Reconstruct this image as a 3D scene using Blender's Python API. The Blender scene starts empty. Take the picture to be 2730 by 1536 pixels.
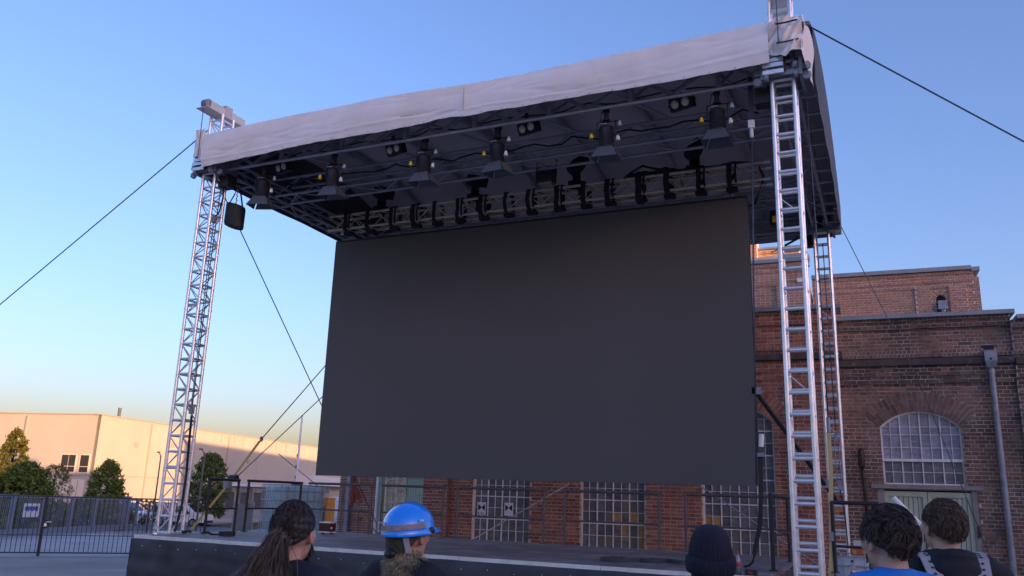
import bpy, math, random
from mathutils import Vector, Matrix
random.seed(7)
S = bpy.context.scene
COL = S.collection
PI = math.pi

# ------------------------------------------------------------------ camera
CAMPOS = Vector((9.425, -9.25, 1.85))
def make_camera():
    yaw, tilt, roll = (math.radians(a) for a in (-24.352, 14.149, 1.897))
    f = Vector((math.sin(yaw)*math.cos(tilt), math.cos(yaw)*math.cos(tilt), math.sin(tilt)))
    r = Vector((math.cos(yaw), -math.sin(yaw), 0)); u = r.cross(f)
    c, s = math.cos(roll), math.sin(roll)
    r2, u2 = r*c+u*s, u*c-r*s
    cd = bpy.data.cameras.new('camera'); cd.sensor_width = 36.0; cd.lens = 2199.353*36/2730
    cd.clip_end = 2000; cd.clip_start = .05
    co = bpy.data.objects.new('camera', cd); COL.objects.link(co)
    m = Matrix((r2, u2, -f)).transposed().to_4x4(); m.translation = CAMPOS
    co.matrix_world = m; S.camera = co
make_camera()

# ------------------------------------------------------------------ sky, sun, exposure
SUN_AZ, SUN_EL = math.radians(112), math.radians(4.0)      # azimuth clockwise from +Y
W = bpy.data.worlds.new('World'); S.world = W; W.use_nodes = True
nt = W.node_tree; bg = nt.nodes['Background']
sky = nt.nodes.new('ShaderNodeTexSky'); sky.sky_type = 'NISHITA'; sky.sun_disc = False
sky.sun_elevation = SUN_EL; sky.sun_rotation = SUN_AZ
sky.altitude = 60; sky.air_density = 1.05; sky.dust_density = 2.2; sky.ozone_density = 3.2
wb = nt.nodes.new('ShaderNodeVectorMath'); wb.operation = 'MULTIPLY'; wb.inputs[1].default_value = (1.22, .885, 1.0)      # white balance of the picture
nt.links.new(sky.outputs[0], wb.inputs[0]); nt.links.new(wb.outputs[0], bg.inputs[0]); bg.inputs[1].default_value = .15
sd = bpy.data.lights.new('sun', 'SUN'); sd.energy = 2.0; sd.angle = math.radians(.5); sd.color = (1, .56, .25)
so = bpy.data.objects.new('sun', sd); COL.objects.link(so)
tosun = Vector((math.sin(SUN_AZ)*math.cos(SUN_EL), math.cos(SUN_AZ)*math.cos(SUN_EL), math.sin(SUN_EL)))
so.rotation_euler = tosun.to_track_quat('Z', 'Y').to_euler(); so.location = (60, -20, 40)
vs = S.view_settings; vs.view_transform = 'Standard'; vs.look = 'None'; vs.gamma = 1; vs.exposure = 2.2
vs.use_curve_mapping = False
try:
    S.cycles.use_denoising = True; S.cycles.max_bounces = 6
except Exception: pass

# ------------------------------------------------------------------ materials
MATS = {}
def M(name, col, rough=.6, metal=0., var=0., vs=6., bump=0., bs=40., spec=.5, rnd=0., island=0., wear=None, ws=3., wt=.55, trans=0., emit=0., coat=0., stretch=None, alpha=1., subsurf=0.):
    """procedural material: colour + noise variation + bump + optional wear colour in noise patches"""
    if name in MATS: return MATS[name]
    m = bpy.data.materials.new(name); m.use_nodes = True; t = m.node_tree; n = t.nodes; l = t.links
    b = n['Principled BSDF']; c3 = (*col, 1)
    b.inputs['Base Color'].default_value = c3; b.inputs['Roughness'].default_value = rough
    b.inputs['Metallic'].default_value = metal; b.inputs['Specular IOR Level'].default_value = spec
    if trans: b.inputs['Transmission Weight'].default_value = trans
    if coat: b.inputs['Coat Weight'].default_value = coat; b.inputs['Coat Roughness'].default_value = .08
    if alpha < 1: b.inputs['Alpha'].default_value = alpha
    if subsurf: b.inputs['Subsurface Weight'].default_value = subsurf; b.inputs['Subsurface Radius'].default_value = (.02, .008, .004)
    tc = n.new('ShaderNodeTexCoord'); vec = tc.outputs['Object']
    if stretch:
        mp = n.new('ShaderNodeMapping'); mp.inputs['Scale'].default_value = stretch; l.new(vec, mp.inputs[0]); vec = mp.outputs[0]
    cur = None
    def rgbmul(a, fac_out, lo, hi):
        mr = n.new('ShaderNodeMapRange'); mr.inputs[3].default_value = lo; mr.inputs[4].default_value = hi; l.new(fac_out, mr.inputs[0])
        x = n.new('ShaderNodeVectorMath'); x.operation = 'SCALE'
        if a is None: x.inputs[0].default_value = col
        else: l.new(a, x.inputs[0])
        l.new(mr.outputs[0], x.inputs['Scale']); return x.outputs[0]
    if var:
        no = n.new('ShaderNodeTexNoise'); no.inputs['Scale'].default_value = vs; no.inputs['Detail'].default_value = 5
        l.new(vec, no.inputs['Vector']); mr = n.new('ShaderNodeMapRange'); mr.inputs[1].default_value = .3; mr.inputs[2].default_value = .7
        l.new(no.outputs[0], mr.inputs[0]); cur = rgbmul(cur, mr.outputs[0], 1-var, 1+var)
    if rnd:
        oi = n.new('ShaderNodeObjectInfo'); cur = rgbmul(cur, oi.outputs['Random'], 1-rnd, 1+rnd)
    if island:
        ge = n.new('ShaderNodeNewGeometry'); cur = rgbmul(cur, ge.outputs['Random Per Island'], 1-island, 1+island)
    if wear:
        no = n.new('ShaderNodeTexNoise'); no.inputs['Scale'].default_value = ws; no.inputs['Detail'].default_value = 8; no.inputs['Roughness'].default_value = .65
        l.new(vec, no.inputs['Vector']); mr = n.new('ShaderNodeMapRange'); mr.inputs[1].default_value = wt; mr.inputs[2].default_value = wt+.12
        l.new(no.outputs[0], mr.inputs[0]); mx = n.new('ShaderNodeMix'); mx.data_type = 'RGBA'
        l.new(mr.outputs[0], mx.inputs[0])
        if cur is None: mx.inputs[6].default_value = c3
        else: l.new(cur, mx.inputs[6])
        mx.inputs[7].default_value = (*wear, 1); cur = mx.outputs[2]
    if cur is not None: l.new(cur, b.inputs['Base Color'])
    if bump:
        no = n.new('ShaderNodeTexNoise'); no.inputs['Scale'].default_value = bs; no.inputs['Detail'].default_value = 6
        l.new(vec, no.inputs['Vector']); bp = n.new('ShaderNodeBump'); bp.inputs['Strength'].default_value = bump; bp.inputs['Distance'].default_value = .02
        l.new(no.outputs[0], bp.inputs['Height']); l.new(bp.outputs[0], b.inputs['Normal'])
    if emit: b.inputs['Emission Color'].default_value = c3; b.inputs['Emission Strength'].default_value = emit
    MATS[name] = m; return m

# ------------------------------------------------------------------ mesh building
class MB:
    def __init__(s): s.v = []; s.f = []; s.sm = []
    def add(s, vs, fs, smooth=False):
        k = len(s.v); s.v += [tuple(p) for p in vs]; s.f += [tuple(i+k for i in f) for f in fs]; s.sm += [smooth]*len(fs); return s
    def box(s, c, d, rz=0., R=None):
        x, y, z = d[0]/2, d[1]/2, d[2]/2; pts = [Vector((i*x, j*y, k*z)) for k in (-1, 1) for j in (-1, 1) for i in (-1, 1)]
        if R is None and rz: R = Matrix.Rotation(rz, 3, 'Z')
        if R is not None: pts = [R @ p for p in pts]
        c = Vector(c); return s.add([p+c for p in pts], [(0, 2, 3, 1), (4, 5, 7, 6), (0, 1, 5, 4), (2, 6, 7, 3), (0, 4, 6, 2), (1, 3, 7, 5)])
    def bx(s, a, b): return s.box([(a[i]+b[i])/2 for i in range(3)], [abs(b[i]-a[i]) for i in range(3)])
    def tube(s, p, q, r, n=8, r2=None, caps=True):
        p = Vector(p); q = Vector(q); d = q-p
        if d.length < 1e-6: return s
        d.normalize(); a = Vector((0, 0, 1)) if abs(d.z) < .9 else Vector((1, 0, 0)); e = d.cross(a).normalized(); g = d.cross(e); r2 = r if r2 is None else r2
        vs = []
        for c, rr in ((p, r), (q, r2)):
            for i in range(n): t = 2*PI*i/n; vs.append(c+e*(rr*math.cos(t))+g*(rr*math.sin(t)))
        s.add(vs, [(i, (i+1) % n, n+(i+1) % n, n+i) for i in range(n)], True)
        if caps: s.add(vs, [tuple(range(n))[::-1], tuple(range(n, 2*n))])
        return s
    def path(s, pts, r, n=6):
        pts = [Vector(p) for p in pts]; rings = []; k0 = len(s.v); up = Vector((0, 0, 1))
        for i, p in enumerate(pts):
            d = (pts[min(i+1, len(pts)-1)]-pts[max(i-1, 0)]).normalized(); a = up if abs(d.z) < .95 else Vector((1, 0, 0)); e = d.cross(a).normalized(); g = d.cross(e)
            rr = r(i/(len(pts)-1)) if callable(r) else r
            s.v += [tuple(p+e*(rr*math.cos(2*PI*j/n))+g*(rr*math.sin(2*PI*j/n))) for j in range(n)]
        for i in range(len(pts)-1):
            for j in range(n): a = k0+i*n+j; b = k0+i*n+(j+1) % n; s.f.append((a, b, b+n, a+n)); s.sm.append(True)
        s.f.append(tuple(k0+j for j in range(n))[::-1]); s.f.append(tuple(k0+(len(pts)-1)*n+j for j in range(n))); s.sm += [False, False]
        return s
    def strip(s, pts, w, side, th=.004):
        """flat webbing along pts, width vector direction `side`"""
        pts = [Vector(p) for p in pts]; sv = Vector(side).normalized()*w/2
        for i in range(len(pts)-1):
            d = (pts[i+1]-pts[i]).normalized(); nn = d.cross(sv).normalized()*th/2
            a, b = pts[i], pts[i+1]; vs = [a-sv-nn, a+sv-nn, a+sv+nn, a-sv+nn, b-sv-nn, b+sv-nn, b+sv+nn, b-sv+nn]
            s.add(vs, [(0, 1, 2, 3), (4, 7, 6, 5), (0, 4, 5, 1), (1, 5, 6, 2), (2, 6, 7, 3), (3, 7, 4, 0)])
        return s
    def lathe(s, prof, n=16, c=(0, 0, 0), axis='Z', smooth=True):
        k = len(s.v)
        for (r, z) in prof:
            for i in range(n):
                t = 2*PI*i/n; x, y = r*math.cos(t), r*math.sin(t)
                p = (x, y, z) if axis == 'Z' else ((z, x, y) if axis == 'X' else (x, z, y)); s.v.append((p[0]+c[0], p[1]+c[1], p[2]+c[2]))
        for a in range(len(prof)-1):
            for i in range(n): j = (i+1) % n; s.f.append((k+a*n+i, k+a*n+j, k+(a+1)*n+j, k+(a+1)*n+i)); s.sm.append(smooth)
        s.f.append(tuple(k+i for i in range(n))[::-1]); s.f.append(tuple(k+(len(prof)-1)*n+i for i in range(n))); s.sm += [False, False]
        return s
    def ell(s, c, r, n=16, m=10, R=None):
        k = len(s.v); c = Vector(c)
        def P(x, y, z):
            p = Vector((x*r[0], y*r[1], z*r[2])); return tuple(c+(R @ p if R is not None else p))
        s.v.append(P(0, 0, -1))
        for a in range(1, m):
            t = PI*a/m-PI/2
            for i in range(n): q = 2*PI*i/n; s.v.append(P(math.cos(t)*math.cos(q), math.cos(t)*math.sin(q), math.sin(t)))
        s.v.append(P(0, 0, 1)); top = k+1+(m-1)*n
        for i in range(n):
            j = (i+1) % n; s.f.append((k, k+1+j, k+1+i)); s.f.append((top, top-n+i, top-n+j)); s.sm += [True, True]
            for a in range(m-2): b = k+1+a*n; s.f.append((b+i, b+j, b+n+j, b+n+i)); s.sm.append(True)
        return s
    def cap(s, p, q, r, r2=None, n=12):
        r2 = r if r2 is None else r2; s.tube(p, q, r, n, r2); s.ell(p, (r, r, r), n, 8); s.ell(q, (r2, r2, r2), n, 8); return s
    def grid(s, fn, nu, nv, smooth=True):
        k = len(s.v)
        for i in range(nu+1):
            for j in range(nv+1): s.v.append(tuple(fn(i/nu, j/nv)))
        for i in range(nu):
            for j in range(nv): a = k+i*(nv+1)+j; s.f.append((a, a+nv+1, a+nv+2, a+1)); s.sm.append(smooth)
        return s
    def mesh(s, name, mat):
        me = bpy.data.meshes.new(name); me.from_pydata(s.v, [], s.f); me.polygons.foreach_set('use_smooth', s.sm); me.materials.append(mat); me.update(); return me
    def build(s, name, mat, parent=None, loc=None, world=False):
        return link(name, s.mesh(name, mat), parent, loc, world)
def link(name, me, parent=None, loc=None, world=False, mw=None):
    o = bpy.data.objects.new(name, me); COL.objects.link(o)
    if mw is not None: o.matrix_local = mw
    if loc is not None: o.location = loc
    if parent is not None:
        o.parent = parent
        if world: o.location = Vector(o.location)-world_loc(parent)
    return o
def world_loc(o):
    v = Vector((0, 0, 0))
    while o is not None: v += Vector(o.location); o = o.parent
    return v
def tag(o, label=None, cat=None, group=None, kind=None):
    if label: o['label'] = label
    if cat: o['category'] = cat
    if group: o['group'] = group
    if kind: o['kind'] = kind
    return o
def thing(name, label, cat, loc=(0, 0, 0), rz=0, group=None):
    o = bpy.data.objects.new(name, None); COL.objects.link(o); o.empty_display_size = .2
    o.location = loc; o.rotation_euler = (0, 0, rz); return tag(o, label, cat, group)
def copy_tree(o, parent=None):
    c = o.copy(); COL.objects.link(c)
    if parent is not None: c.parent = parent
    for ch in list(o.children): copy_tree(ch, c)
    return c
def rnd(a, b): return random.uniform(a, b)

# shared materials
ALU = M('aluminium', (.80, .81, .84), .36, .7, var=.12, vs=9, bump=.05, bs=60)
ALU_D = M('aluminium_dull', (.36, .37, .4), .5, .7, var=.2, vs=8)
ALU_W = M('aluminium_warm_lit', (.72, .60, .44), .42, .45, var=.15, vs=8)  # aluminium with warm golden light put into its colour
BLACK = M('black_paint', (.012, .012, .014), .45, var=.3, vs=12)
BLACKM = M('black_matte', (.008, .008, .01), .7)
STEEL = M('galvanised_steel', (.25, .28, .33), .5, .3, var=.22, vs=7, bump=.05)
ROPE = M('steel_cable', (.09, .1, .12), .5, .5)
WHITE = M('white_paint', (.75, .75, .74), .5, var=.06, vs=4)
WEB_B = M('black_webbing', (.015, .015, .02), .75, bump=.2, bs=300)
WEB_Y = M('ochre_webbing', (.42, .30, .09), .75, bump=.2, bs=300)
# ------------------------------------------------------------------ ground
def gz(x, y):
    d = math.hypot(x-CAMPOS.x, y-CAMPOS.y); return -.02*max(0., min(d, 130.)-10)
def ground():
    m = M('yard_paving', (.30, .265, .24), .85, var=.22, vs=.35, bump=.35, bs=90, wear=(.37, .33, .30), ws=.5, wt=.5)
    mb = MB(); cx, cy = CAMPOS.x, CAMPOS.y
    rad = [0, 5, 10, 15, 20, 30, 40, 55, 75, 100, 130, 200, 400, 900]; n = 72
    for r in rad:
        for i in range(n):
            x = cx+r*math.cos(2*PI*i/n); y = cy+r*math.sin(2*PI*i/n); mb.v.append((x, y, gz(x, y)))
    for a in range(len(rad)-1):
        for i in range(n): j = (i+1) % n; mb.f.append((a*n+i, a*n+j, (a+1)*n+j, (a+1)*n+i)); mb.sm.append(True)
    tag(mb.build('ground', m), kind='structure')
    def sheet(name, poly, mat, h, nsub=10):
        # poly: 4 corners, subdivided so that it follows the slope
        b = MB(); A, B, C_, D = [Vector((*p, 0)) for p in poly]
        b.grid(lambda u, v: (lambda p: (p.x, p.y, gz(p.x, p.y)+h))((A.lerp(B, u)).lerp(D.lerp(C_, u), v)), nsub, nsub)
        return tag(b.build(name, mat), kind='structure')
    conc = M('concrete_paving', (.42, .39, .39), .85, var=.15, vs=.6, bump=.2, bs=60)
    sheet('forecourt', [(-36, 3), (-15.5, 7.6), (-11.5, 12.2), (-32, 27)], conc, .004)
    sheet('road', [(-60, 26), (-34, 28), (-24, 40), (-50, 64)], M('road_asphalt', (.12, .12, .13), .85, var=.12, vs=.5), .006)
    grass_m = M('lawn_soil', (.055, .075, .02), .9, var=.3, vs=.8, bump=.5, bs=30)
    sheet('lawn', [(-41, 44), (-27, 40), (-36, 62), (-52, 66)], grass_m, .012)
    b = MB()
    for i in range(14000):
        u, v = rnd(0, 1), rnd(0, 1); p = Vector((-41, 44, 0)).lerp(Vector((-27, 40, 0)), u).lerp(Vector((-52, 66, 0)).lerp(Vector((-36, 62, 0)), u), v)
        z = gz(p.x, p.y)+.012; h = rnd(.08, .2); a = rnd(0, PI); dx, dy = .02*math.cos(a), .02*math.sin(a)
        b.add([(p.x-dx, p.y-dy, z), (p.x+dx, p.y+dy, z), (p.x+rnd(-.05, .05), p.y+rnd(-.05, .05), z+h)], [(0, 1, 2)])
    tag(b.build('grass', M('grass', (.10, .115, .03), .8, island=.35)), 'short yellowish grass on the verge beyond the stage', 'grass', kind='stuff')
    kb = MB()
    for i in range(24):
        a = Vector((-42, 43.6, 0)).lerp(Vector((-26.4, 39.4, 0)), i/24); c = Vector((-42, 43.6, 0)).lerp(Vector((-26.4, 39.4, 0)), (i+.985)/24)
        mid = (a+c)/2; kb.box((mid.x, mid.y, gz(mid.x, mid.y)+.07), ((c-a).length, .14, .16), math.atan2(c.y-a.y, c.x-a.x))
    tag(kb.build('kerb', M('kerb_stone', (.16, .16, .165), .8, var=.15)), kind='structure')
ground()
# ------------------------------------------------------------------ brick buildings
TH = math.radians(1.8)
BU = Vector((math.cos(TH), math.sin(TH), 0)); BN = Vector((math.sin(TH), -math.cos(TH), 0))   # along the wall / towards the yard
BO = Vector((0, 8.46, 0))
CO = .077; JT = .013; BL = .25; BH = .12
def brick_mat(name, cols, mort=None, soot=.35, lime=0.):
    m = bpy.data.materials.new(name); m.use_nodes = True; t = m.node_tree; n = t.nodes; l = t.links; b = n['Principled BSDF']; b.inputs['Roughness'].default_value = .88; b.inputs['Specular IOR Level'].default_value = .25
    ge = n.new('ShaderNodeNewGeometry'); oi = n.new('ShaderNodeObjectInfo'); ad = n.new('ShaderNodeMath'); l.new(ge.outputs['Random Per Island'], ad.inputs[0]); l.new(oi.outputs['Random'], ad.inputs[1])
    fr = n.new('ShaderNodeMath'); fr.operation = 'FRACT'; l.new(ad.outputs[0], fr.inputs[0])
    cr = n.new('ShaderNodeValToRGB'); l.new(fr.outputs[0], cr.inputs[0]); e = cr.color_ramp.elements
    e[0].position = 0; e[0].color = (*cols[0], 1); e[1].position = 1; e[1].color = (*cols[-1], 1)
    for i, c in enumerate(cols[1:-1]): x = e.new((i+1)/(len(cols)-1)); x.color = (*c, 1)
    tc = n.new('ShaderNodeNewGeometry'); no = n.new('ShaderNodeTexNoise'); no.inputs['Scale'].default_value = 1.3; no.inputs['Detail'].default_value = 9; no.inputs['Roughness'].default_value = .62
    l.new(tc.outputs['Position'], no.inputs['Vector'])
    mr = n.new('ShaderNodeMapRange'); mr.inputs[1].default_value = .42; mr.inputs[2].default_value = .68; mr.inputs[4].default_value = soot; l.new(no.outputs[0], mr.inputs[0])
    mx = n.new('ShaderNodeMix'); mx.data_type = 'RGBA'; l.new(mr.outputs[0], mx.inputs[0]); l.new(cr.outputs[0], mx.inputs[6]); mx.inputs[7].default_value = (.05, .042, .04, 1)
    out = mx.outputs[2]
    no2 = n.new('ShaderNodeTexNoise'); no2.inputs['Scale'].default_value = 3.1; no2.inputs['Detail'].default_value = 8; l.new(tc.outputs['Position'], no2.inputs['Vector'])
    if lime:
        m3 = n.new('ShaderNodeMapRange'); m3.inputs[1].default_value = .56; m3.inputs[2].default_value = .72; m3.inputs[4].default_value = lime; l.new(no2.outputs[0], m3.inputs[0])
        x2 = n.new('ShaderNodeMix'); x2.data_type = 'RGBA'; l.new(m3.outputs[0], x2.inputs[0]); l.new(out, x2.inputs[6]); x2.inputs[7].default_value = (.32, .27, .25, 1); out = x2.outputs[2]
    n3 = n.new('ShaderNodeTexNoise'); n3.inputs['Scale'].default_value = 55; n3.inputs['Detail'].default_value = 5; l.new(tc.outputs['Position'], n3.inputs['Vector'])
    m4 = n.new('ShaderNodeMapRange'); m4.inputs[1].default_value = .3; m4.inputs[2].default_value = .7; m4.inputs[3].default_value = .72; m4.inputs[4].default_value = 1.25; l.new(n3.outputs[0], m4.inputs[0])
    sc = n.new('ShaderNodeVectorMath'); sc.operation = 'SCALE'; l.new(out, sc.inputs[0]); l.new(m4.outputs[0], sc.inputs['Scale']); l.new(sc.outputs[0], b.inputs['Base Color'])
    bp = n.new('ShaderNodeBump'); bp.inputs['Strength'].default_value = .5; bp.inputs['Distance'].default_value = .006; l.new(n3.outputs[0], bp.inputs['Height']); l.new(bp.outputs[0], b.inputs['Normal'])
    return m
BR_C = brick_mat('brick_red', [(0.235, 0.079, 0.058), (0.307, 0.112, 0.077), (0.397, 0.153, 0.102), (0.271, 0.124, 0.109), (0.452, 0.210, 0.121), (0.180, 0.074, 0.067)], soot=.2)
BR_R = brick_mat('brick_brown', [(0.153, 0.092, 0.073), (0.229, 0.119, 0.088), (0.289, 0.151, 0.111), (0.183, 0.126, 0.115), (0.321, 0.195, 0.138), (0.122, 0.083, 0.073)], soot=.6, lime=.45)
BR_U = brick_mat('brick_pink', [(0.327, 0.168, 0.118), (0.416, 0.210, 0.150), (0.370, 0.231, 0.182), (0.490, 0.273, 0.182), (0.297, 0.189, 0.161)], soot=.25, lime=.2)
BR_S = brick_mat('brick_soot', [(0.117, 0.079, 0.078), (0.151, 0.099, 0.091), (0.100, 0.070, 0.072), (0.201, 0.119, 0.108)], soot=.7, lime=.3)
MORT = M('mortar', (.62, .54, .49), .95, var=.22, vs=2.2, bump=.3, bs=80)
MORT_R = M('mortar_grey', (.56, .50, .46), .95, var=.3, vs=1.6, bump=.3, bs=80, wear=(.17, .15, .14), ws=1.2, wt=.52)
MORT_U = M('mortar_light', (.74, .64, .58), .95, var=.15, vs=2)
ZINC = M('zinc_coping', (.27, .28, .31), .5, .5, var=.15, vs=3)

class Opening:
    """rectangle s0..s1, z0..z1, plus a segmental arch of rise r above z1 with a voussoir ring of thickness t"""
    def __init__(s, s0, s1, z0, z1, rise=0., ring=0.): s.s0, s.s1, s.z0, s.z1, s.rise, s.ring = s0, s1, z0, z1, rise, ring; s.c = (s0+s1)/2; s.h = (s1-s0)/2; s.R = (s.h**2+rise**2)/(2*rise) if rise else 0; s.zc = z1+rise-s.R if rise else 0
    def block(s, z):
        """blocked interval for the coursed bricks at height z"""
        if s.z0 < z < s.z1+1e-6: h = s.h
        else: h = 0
        if s.rise:
            Ro = s.R+s.ring; sa = math.asin(min(1, s.h/s.R)); dz = z-s.zc
            if 0 < dz < Ro:
                w = math.sqrt(Ro*Ro-dz*dz)
                # inside the wedge |angle| < sa
                w = min(w, dz*math.tan(sa)) if sa < PI/2 else w
                if z > s.z1-.0 or dz*math.tan(sa) > s.h: h = max(h, w if dz > s.R*math.cos(sa) else 0)
        return (s.c-h, s.c+h) if h > 0 else None
class Wall:
    def __init__(s, off, s0, s1, z0, z1, openings=(), flip=1):
        s.off = off; s.s0, s.s1, s.z0, s.z1, s.op = s0, s1, z0, z1, openings
    def P(s, a, d, z): return BO+BU*a+BN*(d-s.off)+Vector((0, 0, z))
def wall_bricks(w, zones, jit=.002):
    """returns list of (s,length,z,height,protrusion,depth) for coursed bricks and list of mortar strips. zones: list of (z0,z1,prot,kind)"""
    bricks = []; strips = []
    k0 = math.floor(w.z0/CO); z = k0*CO; k = k0
    def zone(zz):
        for a, b, p, kd in zones:
            if a <= zz < b: return p, kd
        return 0., 'bond'
    while z < w.z1-.01:
        zm = z+CO/2; prot, kd = zone(zm); iv = [(w.s0, w.s1)]
        for o in w.op:
            bl = o.block(zm)
            if bl:
                nv = []
                for a, b in iv:
                    if bl[1] <= a or bl[0] >= b: nv.append((a, b)); continue
                    if bl[0] > a+.02: nv.append((a, bl[0]))
                    if bl[1] < b-.02: nv.append((bl[1], b))
                iv = nv
        top = min(z+CO, w.z1)
        for a, b in iv:
            strips.append((a, b, z, top, prot))
            if kd == 'none': continue
            L = {'bond': BL if k % 2 else BH, 'rowlock': .065, 'header': BH}[kd]; off = (.065 if k % 4 == 1 else -.06 if k % 4 == 3 else 0.) if kd == 'bond' else .031*(k % 2)
            pitch = L+JT; x = math.floor((a-off)/pitch)*pitch+off
            while x < b:
                p, q = max(x, a), min(x+L, b)
                if q-p > .035: bricks.append((p, q-p, z+JT/2+rnd(-jit, jit), top-z-JT, prot+.007+rnd(-.002, .004)))
                x += pitch
        z += CO; k += 1
    return bricks, strips
def emit_wall(root, w, zones, bmat, mmat, nsingle=0, depth=.3, skip=None, soot=None):
    bricks, strips = wall_bricks(w, zones)
    mb = MB(); R = Matrix((BU, BN, Vector((0, 0, 1)))).transposed()
    for a, b, z0, z1, pr in strips:
        mb.box(w.P((a+b)/2, pr-depth/2, (z0+z1)/2), (b-a, depth, z1-z0), R=R)
    mb.build('wall', mmat, root, world=True)
    if skip: bricks = [q for q in bricks if not skip(q)]
    def dist(q): return (w.P(q[0]+q[1]/2, 0, q[2])-CAMPOS).length
    return [(dist(q), q, w, bmat if not (soot and soot(q)) else BR_S) for q in bricks]
def emit_bricks(root, items, nsingle):
    """nearest nsingle become bricks of their own, the rest one joined part"""
    R = Matrix((BU, BN, Vector((0, 0, 1)))).transposed()
    items.sort(key=lambda t: t[0]); cache = {}
    near = [t for t in items if t[1][2] > 1.25][:nsingle]; ids = set(id(t) for t in near); rest = [t for t in items if id(t) not in ids]
    D = .03
    for d, (p, L, z, h, pr), w, bm in near:
        key = (round(L*200), round(h*200), bm.name)
        if key not in cache: cache[key] = MB().box((0, 0, 0), (key[0]/200, D, key[1]/200)).mesh('brick', bm)
        o = link('brick', cache[key], root); m = R.to_4x4(); m.translation = w.P(p+L/2, pr-D/2, z+h/2)-world_loc(root); o.matrix_local = m
    byw = {}
    for d, (p, L, z, h, pr), w, bm in rest:
        mb = byw.setdefault(bm.name, (MB(), bm))[0]; c = w.P(p+L/2, pr-D/2, z+h/2); mb.box(c, (L, D, h), R=R)
    for nm, (mb, bm) in byw.items(): tag(mb.build('brickwork', bm, root, world=True), kind='stuff')
def arch_ring(root, w, o, bmat, mmat, prot=.02, n=None):
    """two-ring voussoir arch"""
    sa = math.asin(min(1., o.h/o.R)); n = n or int(2*sa*o.R/.074); D = .05
    A = lambda ang, r, d: w.P(o.c+r*math.sin(ang), d, o.zc+r*math.cos(ang))
    back = MB()
    for i in range(n):
        a0, a1 = -sa+2*sa*i/n, -sa+2*sa*(i+1)/n; r0, r1 = o.R, o.R+o.ring
        v = [A(a, r, d) for d in (prot-.012, prot-.25) for a, r in ((a0, r0), (a1, r0), (a1, r1), (a0, r1))]
        back.add(v, [(0, 1, 2, 3), (7, 6, 5, 4), (0, 4, 5, 1), (2, 6, 7, 3)])
        v = [A(a, r, d) for d in (-.004, -.2) for a, r in ((a0-.03, r1-.01), (a1+.03, r1-.01), (a1+.03, r1+.10), (a0-.03, r1+.10))]
        back.add(v, [(0, 1, 2, 3), (7, 6, 5, 4)])
    back.build('arch_backing', mmat, root, world=True)
    for i in range(n):
        a0, a1 = -sa+2*sa*(i+.08)/n, -sa+2*sa*(i+.92)/n; cut = .62 if i % 2 else .34
        key = abs(i-n/2)/(n/2); raise_ = 0
        for r0, r1 in ((o.R+.004, o.R+o.ring*cut-.005), (o.R+o.ring*cut+.006, o.R+o.ring-.004)):
            mb = MB(); v = [A(a, r, d) for d in (prot+rnd(-.002, .003), prot-D) for a, r in ((a0, r0), (a1, r0), (a1, r1), (a0, r1))]
            mb.add(v, [(3, 2, 1, 0), (4, 5, 6, 7), (0, 1, 5, 4), (1, 2, 6, 5), (2, 3, 7, 6), (3, 0, 4, 7)]); mb.build('voussoir', bmat, root, world=True)

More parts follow.
